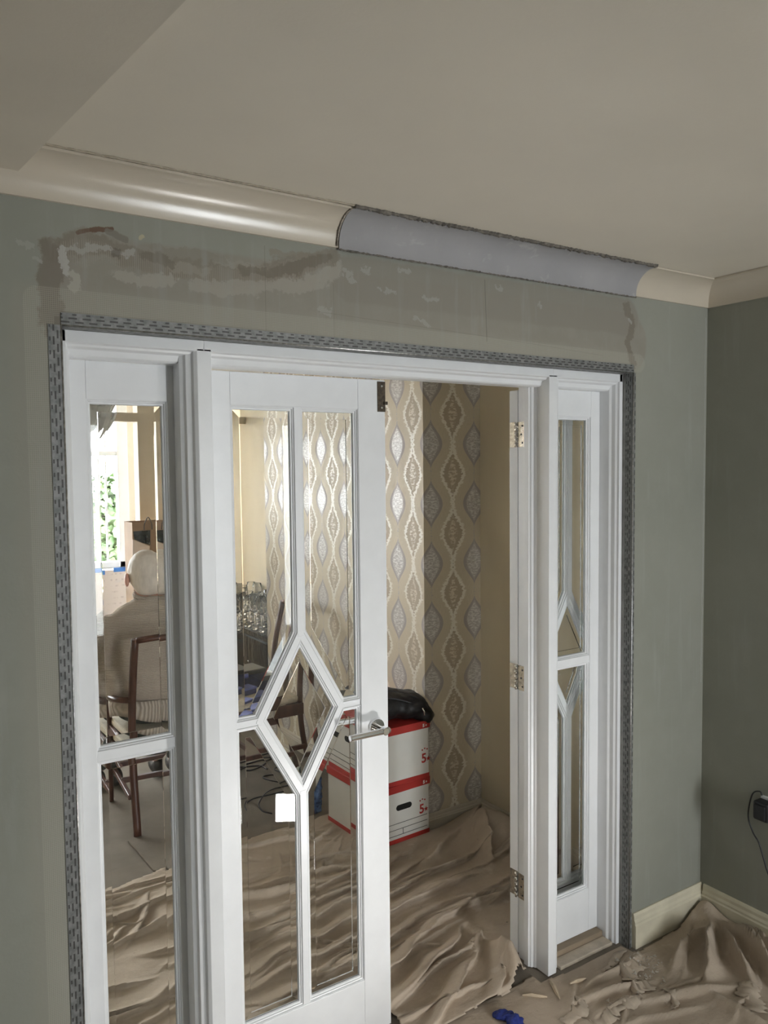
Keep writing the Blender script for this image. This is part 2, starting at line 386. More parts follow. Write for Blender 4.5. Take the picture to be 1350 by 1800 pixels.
        c = t.mix(t.math('MULTIPLY', t.math('MULTIPLY', tp, wv), .4), c, (.46, .44, .37))
        # brush streaks on the side strips
    str_ = t.noise(7, t.scalevec(p, (3.5, 3.5, .35)), 4); c = t.mix(t.lin(str_, .56, .72, 0, .35), c, (.35, .355, .325))
    t.col(c); t.bump(t.math('ADD', t.math('MULTIPLY', mid, .7), t.math('MULTIPLY', fin, .3)), .14, .006)
    return t.set(.62, 0, .35)
PATCHED = make_wallpaint(True); SAGE = make_wallpaint(False)

def make_bead():
    t = NT('perforated angle bead'); p = t.pos(); s = t.n('ShaderNodeSeparateXYZ'); t.put(s.inputs[0], t.n('ShaderNodeUVMap').outputs[0]); a, b = s.outputs[0], s.outputs[1]
    def fr(x, per, off=0.): 
        q = t.math('DIVIDE', t.math('ADD', x, off), per); return t.math('SUBTRACT', q, t.math('FLOOR', q))
    m = None
    for (row, per, w, off, ln) in ((.008, .030, .0019, 0., .6), (.0165, .030, .0019, .014, .6), (.0245, .030, .0017, .006, .3)):
        k = t.math('MULTIPLY', t.math('LESS_THAN', t.math('ABSOLUTE', t.math('SUBTRACT', b, row)), w), t.math('LESS_THAN', fr(a, per, off), ln)); m = k if m is None else t.math('MAXIMUM', m, k)
    n = t.noise(60, p, 4); c = t.mix(t.lin(n, .35, .65), (.15, .155, .152), (.26, .262, .255)); c = t.mix(t.math('MULTIPLY', m, .8), c, (.03, .028, .025)); t.col(c); t.bump(n, .3, .003); return t.set(.5, .25)
BEAD = make_bead()

wall = mesh('wall_front', [], [], PATCHED); bpy.data.objects.remove(wall)
v, f = join([boxvf(-1.6, 0, 0, .18, 0, ZCEIL), boxvf(XW, XC+.12, 0, .145, 0, ZCEIL), boxvf(0, XW, 0, .18, ZT, ZCEIL)])
tag(mesh('wall_front', v, f, PATCHED), 'sage painted wall with plaster patches around the glazed doors', 'wall', kind='structure')
tag(box('wall_right', XC, XC+.12, -4.4, 0, 0, ZCEIL, SAGE), 'plain sage wall with the black plug adaptor', 'wall', kind='structure')
tag(box('wall_left', -1.72, -1.6, -4.4, .18, 0, ZCEIL, SAGE), 'sage side wall away from the glazed doors', 'wall', kind='structure')
wb = empty('wall_back', (0, -4.2, 0)); tag(wb, 'sage rear wall around the unseen added window', 'wall', kind='structure')
NX0, NX1, NZ0, NZ1 = 1.66, 2.20, .35, 2.2  # unseen window opening, added and sized for its light on the near room
world_child(boxes('wall_panel', [(-1.6, NX0, -4.32, -4.2, 0, ZCEIL), (NX1, XC, -4.32, -4.2, 0, ZCEIL), (NX0, NX1, -4.32, -4.2, 0, NZ0), (NX0, NX1, -4.32, -4.2, NZ1, ZCEIL)], SAGE), wb)
wn = empty('added_window_1', ((NX0+NX1)/2, -4.26, NZ0)); tag(wn, 'unseen white framed window added in the rear wall to light the living room', 'window', kind='structure')
nm_ = (NX0+NX1)/2
world_child(boxes('window_frame', [(NX0, NX0+.06, -4.3, -4.22, NZ0, NZ1), (NX1-.06, NX1, -4.3, -4.22, NZ0, NZ1), (NX0+.06, NX1-.06, -4.3, -4.22, NZ0, NZ0+.06), (NX0+.06, NX1-.06, -4.3, -4.22, NZ1-.06, NZ1), (nm_-.03, nm_+.03, -4.3, -4.22, NZ0+.06, NZ1-.06)], UPVC, bw=.003), wn)
for a, b in ((NX0+.06, nm_-.03), (nm_+.03, NX1-.06)): world_child(box('pane', a, b, -4.263, -4.257, NZ0+.06, NZ1-.06, WINGLASS), wn)
tag(box('floor', -1.6, XC, -4.2, .145, -.06, 0, CARPET), 'living room floor under the dust sheets', 'floor', kind='structure')
tag(box('ceiling', -1.72, XC+.12, -4.4, .145, ZCEIL, ZCEIL+.08, CEIL), 'cream painted living room ceiling', 'ceiling', kind='structure')

# boxed bulkhead under the ceiling, its right edge runs out from the cornice
def bulk():
    zb = 2.412; a = on_z(35, 298, zb); b = on_z(327, 0, zb); d = (b-a)/(b[1]-a[1]); e = a+d*(-2.0-a[1]); s = a+d*(-.002-a[1])
    poly = [(-1.6, -.002), (s[0], -.002), (e[0], -2.0), (-1.6, -2.0)]
    return prism('trim_1', poly, zb, ZCEIL, 'z', CEILB)
tag(bulk(), 'low boxed ceiling bulkhead meeting the cream cornice', 'bulkhead', kind='structure')

# cornice: cove with small fillets, cream lengths and one length of bare new plaster
def cove(Rp, z0, pr=0.):
    """profile (out from wall, z) for a concave cove reaching the ceiling"""
    H = ZCEIL-z0; D = Rp; pts = [(0, z0-pr), (.009+pr, z0-pr), (.009+pr, z0+.006)]
    for i in range(0, 13):
        a = math.pi/2*i/12; pts.append((.009+pr+(D-.018)*(1-math.cos(a)), z0+.006+(H-.013)*math.sin(a)))
    pts += [(D-.006+pr, ZCEIL-.007), (D-.006+pr, ZCEIL-.001), (0, ZCEIL-.001)]; return pts
def make_cornicepaint():
    t = NT('cream gloss cornice paint'); p = t.pos(); n = t.noise(4, p, 4); t.col(t.mix(t.lin(n, .3, .7), (.56, .50, .405), (.61, .545, .445)))
    t.bump(t.noise(420, p, 2), .06, .003); return t.set(.24, 0, .95)
CORN = make_cornicepaint()
def make_bareplaster():
    t = NT('bare lilac grey plaster'); p = t.pos(); n = t.noise(5, p, 5); c = t.mix(t.lin(n, .3, .7), (.315, .312, .318), (.365, .358, .362))
    s = t.noise(10, t.vm('ADD', p, t.vm('SCALE', t.noise(5, p, 3, .6, 1), .25)), 4, .6); c = t.mix(t.lin(s, .60, .68, 0, .55), c, (.47, .465, .46)); t.col(c); t.bump(t.noise(40, p, 4), .1, .004); return t.set(.75, 0, .3)
NEWPL = make_bareplaster()
def cornice_x(name, x0, x1, m, pr=0., R_=.094):
    return prism(name, [(-o, z) for o, z in cove(R_, ZCOV, pr)], x0, x1, 'x', m, smooth=False)
def smooth_by_angle(o):
    for p in o.data.polygons: p.use_smooth = True
    e = o.modifiers.new('split', 'EDGE_SPLIT'); e.split_angle = .45
XN0, XN1 = on_y(592, 437, 0)[0], on_y(1113, 520, 0)[0]
c1 = cornice_x('trim_2', -1.6, XN0, CORN); c2 = cornice_x('trim_3', XN0+.0, XN1, NEWPL, .004); c3 = cornice_x('trim_4', XN1, XC, CORN)
tag(c1, 'glossy cream cornice length with a bright streak', 'cornice', kind='structure'); tag(c2, 'bare lilac grey plaster cornice length above the doors', 'cornice', kind='structure'); tag(c3, 'short cream cornice length next to the room corner', 'cornice', kind='structure')
c4 = prism('trim_5', [(XC-o, z) for o, z in cove(.094, ZCOV)], -4.2, 0, 'y', CORN); tag(c4, 'cream cornice along the wall with the plug', 'cornice', kind='structure')
for o in (c1, c2, c3, c4): smooth_by_angle(o)
# rough plaster joints at the ends and along the top of the new length
def ragged(name, pts, r, m, parent, seed):
    rg = random.Random(seed); P = catmull(pts, 10); return tube(name, [p+Vector((rg.uniform(-1, 1), rg.uniform(-1, 1), rg.uniform(-1, 1)))*r*.25 for p in P], [r*rg.uniform(.35, 1.25) for _ in P], m, parent, 6, True)
JOINT = simple('dark ragged plaster joint', (.15, .135, .115), .9, 0, 60, .5, .5, 160)
JOINT2 = simple('brownish plaster joint', (.24, .21, .175), .9, 0, 60, .4, .4, 160); prf = cove(.094, ZCOV, .004)
ragged('plaster_joint', [(XN0-.006, -o+.001, z) for o, z in prf[2:16]], .0026, JOINT2, c2, 3)
ragged('plaster_joint', [(x, -.099, ZCEIL-.003) for x in np.linspace(XN0, XN1, 24)], .0065, JOINT, c2, 4)
ragged('plaster_joint', [(x, -.012, ZCOV-.005) for x in np.linspace(XN0, XN1, 24)], .0026, JOINT, c2, 5)
ragged('plaster_joint', [(x, -.1, ZCEIL-.002) for x in np.linspace(-.2, XN0, 14)], .002, simple('cornice caulk line', (.40, .35, .27), .7), c1, 6)

# angle beads around the opening
def bead_strip(name, quad, L, Wd, parent):
    me = bpy.data.meshes.new(name); me.from_pydata([tuple(q) for q in quad], [], [(0, 1, 2, 3)]); uvl = me.uv_layers.new()
    for i, q in enumerate(((0, 0), (L, 0), (L, Wd), (0, Wd))): uvl.data[i].uv = q
    me.materials.append(BEAD); o = bpy.data.objects.new(name, me); lk(o, parent); s = o.modifiers.new('thick', 'SOLIDIFY'); s.thickness = .0012; s.offset = 0; return o
bd = empty('trim_9', (0, 0, 0)); tag(bd, 'perforated metal plaster angle bead lining the door opening', 'angle bead', kind='structure')
e = -.0012
bead_strip('wing', [(0, e, 0), (0, e, ZT), (-.028, e, ZT+.0), (-.028, e, 0)], ZT, .028, bd)
bead_strip('wing', [(0, e, ZT), (XW, e, ZT), (XW, e, ZT+.028), (0, e, ZT+.028)], XW, .028, bd)
bead_strip('wing', [(XW, e, 0), (XW, e, ZT), (XW+.010, e, ZT), (XW+.010, e, 0)], ZT, .010, bd)
bead_strip('wing', [(XW-.0012, .004, 0), (XW-.0012, .004, ZT), (XW-.0012, .034, ZT), (XW-.0012, .034, 0)], ZT, .030, bd)
bead_strip('wing', [(0, .004, ZT-.0012), (XW, .004, ZT-.0012), (XW, .032, ZT-.0012), (0, .032, ZT-.0012)], XW, .028, bd)
NOSE = simple('galvanised bead nose', (.5, .5, .49), .3, .9, 90, .4)
for a, b in (((0, -.001, 0), (0, -.001, ZT)), ((0, -.001, ZT), (XW, -.001, ZT)), ((XW, -.001, ZT), (XW, -.001, 0))): tube('nose', [a, b], .0022, NOSE, bd, 8)
for a in (box('reveal_skim', XW-.0004, XW+.001, .0, .05, 0, ZT, GREYP), box('reveal_skim', 0, XW, .0, .05, ZT-.0004, ZT+.001, GREYP)): a.parent = bd

# skirting boards
def skirt_prof(h=.13): return [(0, 0), (.018, 0), (.018, h*.66), (.0145, h*.70), (.0145, h*.76), (.010, h*.83), (.0095, h*.92), (.006, h), (0, h)]
tag(prism('baseboard_front', [(-o, z) for o, z in skirt_prof()], XW+.016, XC, 'x', SKIRT, bw=.001), 'cream moulded skirting board beside the door opening', 'skirting board', kind='structure')
tag(prism('baseboard_front_left', [(-o, z) for o, z in skirt_prof()], -1.6, -.12, 'x', SKIRT, bw=.001), 'cream skirting board on the bulkhead side', 'skirting board', kind='structure')
tag(prism('baseboard_right', [(XC-o, z) for o, z in skirt_prof()], -4.2, -.0185, 'y', SKIRT, bw=.001), 'cream moulded skirting board below the plug adaptor', 'skirting board', kind='structure')

# ------------------------------------------------------------------ white frame: jambs, mullions, head
fr = empty('trim_6', (XW/2, .1, 0)); tag(fr, 'white painted timber frame of the glazed door screen', 'door frame', kind='structure')
jl = [(0.002, .045), (.018, .045), (.019, .054), (.024, .060), (.025, .075), (.031, .082), (.032, .125), (.022, .125), (.022, .186), (.002, .186)]
ml = [(.327, .045), (.364, .045), (.364, .104), (.368, .106), (.370, .112), (.377, .116), (.380, .122), (.384, .124), (.384, .146), (.372, .146), (.372, .186), (.300, .186), (.300, .125), (.291, .125), (.291, .078), (.300, .073), (.303, .064), (.316, .060), (.319, .051)]
mir = lambda P: [(XW-x, y) for x, y in P][::-1]
ZH = 2.072
for nm, P in (('jamb', jl), ('jamb', mir(jl))): world_child(prism(nm, P, 0, ZT-.001, 'z', WHITE, bw=.0012), fr)
for nm, P in (('mullion', ml), ('mullion', mir(ml))): world_child(prism(nm, P, .004, ZH+.006, 'z', WHITE, bw=.0012), fr)
def head(x0, x1, zb, yb):
    P = [(.045, ZT-.001), (.045, ZH), (.056, ZH-.002), (.060, ZH-.008), (.078, ZH-.011), (.083, zb+.004), (.09, zb), (yb, zb), (yb, zb+.012), (.186, zb+.012), (.186, ZT-.001)]
    world_child(prism('head', P, x0, x1, 'x', WHITE, bw=.0012), fr)
head(.003, .345, 2.043, .125); head(.345, XW-.345, 2.043, .146); head(XW-.345, XW-.003, 2.043, .125)

# ------------------------------------------------------------------ glazing helper
def inset_poly(P, d):
    """inset a convex polygon (x,z)"""
    n = len(P); A = sum(P[i][0]*P[(i+1) % n][1]-P[(i+1) % n][0]*P[i][1] for i in range(n)); s = 1 if A > 0 else -1; L = []
    for i in range(n):
        a, b = Vector(P[i]), Vector(P[(i+1) % n]); t = (b-a).normalized(); nn = Vector((-t.y, t.x))*s; L.append((a+nn*d, t))
    out = []
    for i in range(n):
        (p, r), (q, s2) = L[i-1], L[i]; den = r.x*s2.y-r.y*s2.x; u = ((q-p).x*s2.y-(q-p).y*s2.x)/den; out.append(tuple(p+r*u))
    return out
def rings(name, poly, steps, m, parent, close=False):
    V, Fc = [], []; n = len(poly)
    for ins, y in steps: V += [(x, y, z) for x, z in inset_poly(poly, ins)]
    for j in range(len(steps)-1):
        for i in range(n): Fc.append((j*n+i, j*n+(i+1) % n, (j+1)*n+(i+1) % n, (j+1)*n+i))
    if close:
        j = len(steps)-1
        for i in range(n): Fc.append((j*n+i, j*n+(i+1) % n, (i+1) % n, i))
    return mesh(name, V, Fc, m, parent)
def bead_ring(poly, yf, yg, parent, t=.0):
    s = 1 if yg > yf else -1
    D = abs(yg-yf)
    st = [(-.001, yf), (.0015, yf), (.0025, yf+s*.004), (.0058, yf+s*.005), (.0066, yf+s*D*.62), (.0105, yf+s*D*.66), (.0125, yg), (-.001, yg)]
    return bev(rings('glazing_bead', poly, st, WHITE, parent, True), .0006, 1)
def pane(poly, y0, y1, parent, bw=.020, drop=.0016, faces_near=True):
    """bevelled pane: flat clear middle, refracting bevelled border on the far side"""
    P0 = inset_poly(poly, .004); P1 = inset_poly(poly, .012+bw); n = len(P0); me = bpy.data.meshes.new('pane')
    V = [(x, y0, z) for x, z in P0]+[(x, y0, z) for x, z in P1]+[(x, y1, z) for x, z in P1]+[(x, y1-drop, z) for x, z in P0]
    Fc = [tuple(range(n, 2*n)), tuple(range(2*n, 3*n))]
    for i in range(n):
        j = (i+1) % n; Fc += [(i, j, n+j, n+i), (2*n+i, 2*n+j, 3*n+j, 3*n+i), (3*n+i, 3*n+j, j, i)]
    me.from_pydata(V, [], Fc); bm = bmesh.new(); bm.from_mesh(me); bmesh.ops.recalc_face_normals(bm, faces=bm.faces[:]); bm.to_mesh(me); bm.free()
    me.materials.append(GLASS); me.materials.append(BEVEL)
    for k, p in enumerate(me.polygons): p.material_index = 0 if k < 2 else 1
    return lk(bpy.data.objects.new('pane', me), parent)
def flat_bar(name, a, b, hw, y0, y1, parent, ext=0.):
    a, b = Vector(a), Vector(b); t = (b-a).normalized(); n = Vector((-t.y, t.x))*hw; a = a-t*ext; b = b+t*ext
    return prism(name, [tuple(a+n), tuple(b+n), tuple(b-n), tuple(a-n)], y0, y1, 'y', WHITE, parent, bw=.0008)

# door leaf in local coordinates: x 0..w from hinge edge, y 0..T (near to far face)
DW, DT = .576, .040
GT, GB, ZM = 1.951, .192, 1.066
def leaf(root, sx):
    """sx=+1 leaf extends to +x from the origin, -1 to -x"""
    def X(x): return x*sx
    def bx(name, x0, x1, z0, z1, y0=0, y1=DT, m=WHITE, p=root, bw=.0016):
        a, b = sorted((X(x0), X(x1))); return box(name, a, b, y0, y1, z0, z1, m, p, bw)
    gl, gr = .078, DW-.096; gc = .281; top, bot = 2.040, .014
    bx('stile', 0, gl, bot, top); bx('stile', gr, DW, bot, top); bx('rail', gl, gr, GT, top, .0004, DT-.0004); bx('rail', gl, gr, bot, GB, .0004, DT-.0004)
    hw = .0095; dl, dr, dt_, db = gc-.132, gc+.132, ZM+.236, ZM-.236
    P = lambda x, z: (X(x), z); T_, B_, L_, R_ = P(gc, dt_), P(gc, db), P(dl, ZM), P(dr, ZM); yb0, yb1 = .003, DT-.003
    for i_, (a, b) in enumerate(((P(gc, GT), T_), (P(gc, GB), B_), (T_, L_), (L_, B_), (B_, R_), (R_, T_), (P(gl, ZM), L_), (R_, P(gr, ZM)))): flat_bar('glazing_bar', a, b, hw, yb0+.0004*i_, yb1-.0004*i_, root, .0085)
    # openings between the bar faces
    def side(sg):
        ed = gl if sg < 0 else gr; vx = dl if sg < 0 else dr
        k = hw; L = math.hypot(.132, .236); ox = k*L/.236            # horizontal offset of the diagonal bar edge
        def diag_x(z): return gc+sg*(.132*(1-abs(z-ZM)/.236)+ox)
        ztop = ZM+.236*(1-(k-ox)/.132)                               # where the diagonal edge meets the upright bar edge
        xm = diag_x(ZM+k)
        up = [P(ed, GT), P(gc+sg*k, GT), P(gc+sg*k, ztop), P(xm, ZM+k), P(ed, ZM+k)]
        lo = [P(ed, ZM-k), P(xm, ZM-k), P(gc+sg*k, 2*ZM-ztop), P(gc+sg*k, GB), P(ed, GB)]
        return up, lo
    k = hw*math.hypot(.132, .236)
    dia = [P(gc, dt_-k/.132), P(dr-k/.236, ZM), P(gc, db+k/.132), P(dl+k/.236, ZM)]
    ops = list(side(-1))+list(side(1))+[dia]
    for q in ops:
        bead_ring(q, .003, .0165, root); bead_ring(q, DT-.003, .0215, root); pane(q, .0168, .0210, root)
    return bx
d1 = empty('door_1', (.3745, .146, 0)); tag(d1, 'closed white glazed door with diamond glazing bars and chrome lever', 'door', kind='structure')
bx1 = leaf(d1, 1)
# lever handle (both faces)
def handle(root, x, z, sx, face, y0):
    h = empty('handle', (0, 0, 0)); h.parent = root; d = -1 if face == 'near' else 1
    def lat(prof, name):
        v, f = lathevf(prof, 24); R_ = Matrix.Rotation(math.pi/2*(1 if d < 0 else -1), 3, 'X'); mesh(name, [R_@Vector(q)+Vector((x, y0, z)) for q in v], f, CHROME, h, True).modifiers.new('s', 'EDGE_SPLIT').split_angle = .5
    lat([(.0265, 0), (.0265, .006), (.025, .009), (.012, .010)], 'rose'); lat([(.0105, .009), (.0105, .030), (.012, .034), (.012, .058), (.010, .060)], 'neck')
    t = tube('lever', [(x+.017*sx, y0+d*.050, z), (x+.015*sx, y0+d*.050, z), (x-.120*sx, y0+d*.050, z), (x-.122*sx, y0+d*.050, z)], [.0085, .0098, .0098, .0085], CHROME, h, 20); t.modifiers.new('s', 'EDGE_SPLIT').split_angle = .5
handle(d1, DW-.045, .982, 1, 'near', 0); handle(d1, DW-.045, .982, 1, 'far', DT)
# flush bolt on the meeting stile
fb = bx1('flush_bolt', DW-.028, DW+.0012, 1.945, 2.036, -.0012, .006, BRONZE, d1, .0008)
for z in (1.957, 2.022):
    v, f = lathevf([(.004, 0), (.0035, .0016)], 10); R_ = Matrix.Rotation(math.pi/2, 3, 'X'); mesh('screw', [R_@Vector(q)+Vector((DW-.012, -.0012, z)) for q in v], f, STEEL, fb, True)
box('bolt_knob', DW-.006, DW+.006, -.007, -.001, 1.966, 1.976, BRONZE, fb, .001)

d2 = empty('door_2', (XW-.3735, .190, 0), math.radians(-176.5)); tag(d2, 'white glazed diamond door folded open behind the side panel', 'door', kind='structure')
hold = empty('leaf_frame', (-.004, -.042, 0)); hold.parent = d2
leaf(hold, -1)
# flatten: parts belong directly to the door
for ch in list(hold.children):
    ch.parent = d2; ch.location = (-.004, -.042, 0)
bpy.data.objects.remove(hold)
hd = []
handle(d2, -(DW-.045)-.004, .982, -1, 'near', -.042); handle(d2, -(DW-.045)-.004, .982, -1, 'far', -.002)

def hinge(z0, z1):
    h = empty('hinge', (0, 0, 0)); h.parent = fr; h.matrix_parent_inverse = Matrix.Translation(fr.location).inverted()
    px, py = XW-.3735, .190; jx = XW-.372
    box('hinge_plate', jx-.0015, jx+.0006, .150, .188, z0, z1, STEEL, h, .0006)
    a = math.radians(10); v, f = boxvf(-.0050, -.0032, -.040, -.002, z0, z1); R_ = Matrix.Rotation(math.radians(-176.5), 3, 'Z')
    mesh('hinge_plate', [R_@Vector(q)+Vector((px, py, 0)) for q in v], f, STEEL, h)
    n = 5
    for k in range(n): tube('knuckle', [(px-.003, py+.004, z0+(z1-z0)*k/n+.0006), (px-.003, py+.004, z0+(z1-z0)*(k+1)/n-.0006)], .0048, STEEL, h, 12)
    for k in range(3):
        z = z0+(z1-z0)*(.17+.33*k); v, f = lathevf([(.0034, 0), (.0034, .0012)], 10); R_ = Matrix.Rotation(-math.pi/2, 3, 'Y')
        mesh('screw', [R_@Vector(q)+Vector((jx-.0013, .165+.006*(k % 2), z)) for q in v], f, BLKP, h)
for a, b in ((1.842, 1.930), (.985, 1.074), (.226, .318)): hinge(a, b)

# side panels either side of the doors
def sidelight(name, mirror, label):
    root = empty(name, (.16 if not mirror else XW-.16, .145, 0)); tag(root, label, 'window', kind='structure')
    X = (lambda x: XW-x) if mirror else (lambda x: x)
    def bx(nm, x0, x1, z0, z1, y0=.125, y1=.165):
        a, b = sorted((X(x0), X(x1))); world_child(box(nm, a, b, y0, y1, z0, z1, WHITE, None, .0014), root)
    bt, tp = .034, 2.043; gl, gr = .076, .274
    bx('stile', .023, gl, bt, tp); bx('stile', gr, .2995, bt, tp); bx('rail', gl, gr, GT, tp, .1256, .1644); bx('rail', gl, gr, bt, .196, .1256, .1644)
    bx('glazing_bar', gl, gr, ZM-.0125, ZM+.0125, .128, .162)
    for z0, z1 in ((ZM+.0125, GT), (.196, ZM-.0125)):
        q = [(X(gl), z0), (X(gr), z0), (X(gr), z1), (X(gl), z1)]
        world_child(bead_ring(q, .1275, .1425, None), root); world_child(bead_ring(q, .1625, .1475, None), root); world_child(pane(q, .1428, .147, None, .018), root)
    return root
sidelight('window_2', False, 'white glazed side panel looking towards the seated man')
sidelight('window_3', True, 'white glazed side panel with the open door behind it')
for nm, x0, x1, lab in (('trim_7', XW-.30, XW-.033, 'bare pine sill under the side panel by the open door'), ('trim_8', .033, .30, 'bare pine sill under the side panel by the closed door')):
    r = empty(nm, ((x0+x1)/2, .12, 0)); tag(r, lab, 'sill', kind='structure'); world_child(box('sill_board', x0, x1, .096, .175, 0, .033, PINE, None, .002), r); world_child(box('sill_strip', x0, x1, .048, .0955, 0, .014, simple(nm+' painted strip', (.5, .43, .34), .6, 0, 20, .2), None, .003), r)
# ------------------------------------------------------------------ dining room shell
BX0, BY0, BY1, RX, FY = 1.834, 1.175, 2.98, 2.185, 4.10
tag(box('floor', -1.6, RX+.4, .145, 5.0, -.06, 0, CARPET), 'beige cut pile carpet of the dining room', 'floor', kind='structure')
tag(box('ceiling', -1.6, RX+.4, .145, 5.0, ZCEIL, ZCEIL+.08, DCEIL), 'cream dining room ceiling beyond the doors', 'ceiling', kind='structure')
tag(box('wall_dining_right', RX, RX+.12, .145, FY+.12, 0, ZCEIL, CREAMWALL), 'plain cream papered wall beside the patterned breast', 'wall', kind='structure')
tag(box('wall_dining_left', -1.72, -1.6, .18, 5.0, 0, ZCEIL, CREAMWALL), 'plain cream papered wall opposite the patterned breast', 'wall', kind='structure')
PW = on_y(800, 900, BY0)
U0 = on_y(757, 780, BY0)[0]-BX0; V0 = on_y(757, 780, BY0)[2]
WPAPER = make_wallpaper(U0, V0)
def breast():
    V, Fc, UV = [], [], []
    path = [(RX, BY0, RX-BX0), (BX0, BY0, 0), (BX0, BY1, -(BY1-BY0)), (RX, BY1, -(BY1-BY0)-(RX-BX0))]
    for x, y, u in path: V += [(x, y, 0), (x, y, ZCEIL)]
    me = bpy.data.meshes.new('wall_chimney_breast'); Fc = [(2*i, 2*i+1, 2*i+3, 2*i+2) for i in range(3)]; me.from_pydata(V, [], Fc); uvl = me.uv_layers.new()
    for p in me.polygons:
        for li in p.loop_indices:
            vi = me.loops[li].vertex_index; uvl.data[li].uv = (path[vi//2][2], V[vi][2])
    me.materials.append(WPAPER); return lk(bpy.data.objects.new('wall_chimney_breast', me))
tag(breast(), 'chimney breast papered with cream and grey ogee pattern', 'chimney breast', kind='structure')
DSK = simple('cream dining skirting', (.55, .49, .39), .45, 0, 10, .06)
pr = skirt_prof(.085)
tag(prism('baseboard_dining_right', [(RX-o, z) for o, z in pr], .18, BY0, 'y', DSK), 'cream skirting on the plain dining room wall', 'skirting board', kind='structure')
tag(prism('baseboard_breast_side', [(BY0-o, z) for o, z in pr], BX0-.018, RX, 'x', DSK), 'cream skirting along the near side of the breast', 'skirting board', kind='structure')
tag(prism('baseboard_breast_front', [(BX0-o, z) for o, z in pr], BY0-.0, BY1, 'y', DSK), 'cream skirting along the front of the breast', 'skirting board', kind='structure')
# bay: wall with wide opening, then the window wall
PX = on_y(243, 800, FY)[0]; PX2 = on_y(272, 800, FY)[0]; LZ = on_y(235, 741, FY)[2]
BAYW = simple('cream bay wall paint', (.60, .53, .42), .7, 0, 4, .04)
wf = empty('wall_far', (0, FY, 0)); tag(wf, 'cream wall with the wide bay opening', 'wall', kind='structure')
world_child(boxes('wall_panel', [(PX, PX2, FY, FY+.12, 0, LZ), (-1.6, RX+.12, FY, FY+.12, LZ, ZCEIL), (-1.72, -1.55, FY, FY+.12, 0, LZ)], BAYW), wf)
WY = 4.85; WX1 = on_y(225, 850, WY)[0]; SZ = on_y(205, 997, WY)[2]; WZT = 2.30
wbay = empty('wall_bay', (0, WY, 0)); tag(wbay, 'pale wall around the bay window', 'wall', kind='structure')
BAYL = simple('pale bay reveal paint', (.66, .59, .48), .7, 0, 4, .03)
world_child(boxes('wall_panel', [(WX1, 2.6, WY, WY+.12, 0, ZCEIL), (-1.6, -1.5, WY, WY+.12, 0, ZCEIL), (-1.5, WX1, WY, WY+.12, 0, SZ), (-1.5, WX1, WY, WY+.12, WZT, ZCEIL), (2.46, 2.58, FY+.12, WY, 0, ZCEIL)], BAYL), wbay)
wd = empty('window_4', (.3, WY, SZ)); tag(wd, 'white framed bay window looking onto green bushes', 'window', kind='structure')
xs = [WX1]; wq = [on_y(p_, 850, WY)[0] for p_ in (206, 172)]
fl = [(wq[0], WX1, WY-.02, WY+.06, SZ, WZT)]
x = wq[0]; wid = wq[0]-wq[1]; gaps = []
while x-wid > -1.42:
    gaps.append((x-wid, x)); fl.append((x-wid-.075, x-wid, WY-.02, WY+.06, SZ, WZT)); x -= wid+.075
fl += [(-1.5, x, WY-.02, WY+.06, SZ, WZT), (-1.5, WX1, WY-.02, WY+.06, SZ, SZ+.05), (-1.5, WX1, WY-.02, WY+.06, WZT-.05, WZT)]
ztr = on_y(190, 797, WY)[2]; fl.append((-1.5, WX1, WY-.01, WY+.05, ztr-.02, ztr+.02))
world_child(boxes('window_frame', fl, UPVC, bw=.004), wd)
for a, b in gaps:
    world_child(box('pane', a, b, WY+.018, WY+.022, SZ+.05, WZT-.05, WINGLASS), wd); m_ = (a+b)/2-.01; world_child(box('glazing_bar', m_-.006, m_+.006, WY+.008, WY+.032, SZ+.05, WZT-.05, UPVC), wd)
world_child(box('window_sill', -1.5, WX1+.05, WY-.16, WY-.021, SZ-.03, SZ, simple('grey sill board', (.42, .42, .41), .5), None, .003), wd)  # grey sill board with slight random variation

# ------------------------------------------------------------------ outdoors through the bay
tag(box('garden_ground', -12, 14, 5.05, 30, -.25, -.15, simple('pale paving', (.75, .73, .7), .9, 0, 2, .1)), 'pale paved ground outside the bay window', 'ground', kind='structure')
def shrub(name, c, r, n, label, seed):
    rg = random.Random(seed); V, Fc = [], []
    for i in range(n):
        th, ph = rg.uniform(0, 2*math.pi), math.acos(rg.uniform(-1, 1)); rr = rg.uniform(.6, 1.03)
        d = Vector((math.sin(ph)*math.cos(th), math.sin(ph)*math.sin(th), math.cos(ph))); p = Vector((c[0]+d.x*r[0]*rr, c[1]+d.y*r[1]*rr, max(c[2]+d.z*r[2]*rr, -.1)))
        a = Vector((rg.uniform(-1, 1), rg.uniform(-1, 1), rg.uniform(-1, 1))).normalized(); b = a.cross(d+Vector((.01, .02, .03))).normalized(); s = rg.uniform(.05, .1); k = len(V)
        V += [p-a*s, p+b*s*.5, p+a*s, p-b*s*.5]; Fc.append((k, k+1, k+2, k+3))
    root = empty(name, (c[0], c[1], -.15)); tag(root, label, 'shrub', 'garden shrubs')
    o = mesh('foliage', V, Fc, LEAF, recalc=False); o['kind'] = 'stuff'; world_child(o, root)
    world_child(tube('stem', [(c[0], c[1], -.15), (c[0], c[1], c[2])], [.05, .03], simple('shrub bark', (.1, .07, .05), .9)), root)
gd = pray(185, 905); k = (8.2-CAM[1])/gd[1]; G = CAM+gd*k
shrub('garden_shrub', (G[0]-.1, 8.2, G[2]-.12), (.75, .5, .62), 2600, 'round green shrub outside the bay window', 1)
shrub('garden_shrub', (G[0]-1.7, 8.6, .5), (.9, .6, .65), 1800, 'wide low green shrub farther along the garden', 2)
hr = empty('neighbour_house', (G[0]-1, 26, -.2)); tag(hr, 'pale neighbouring house beyond the shrubs', 'house')
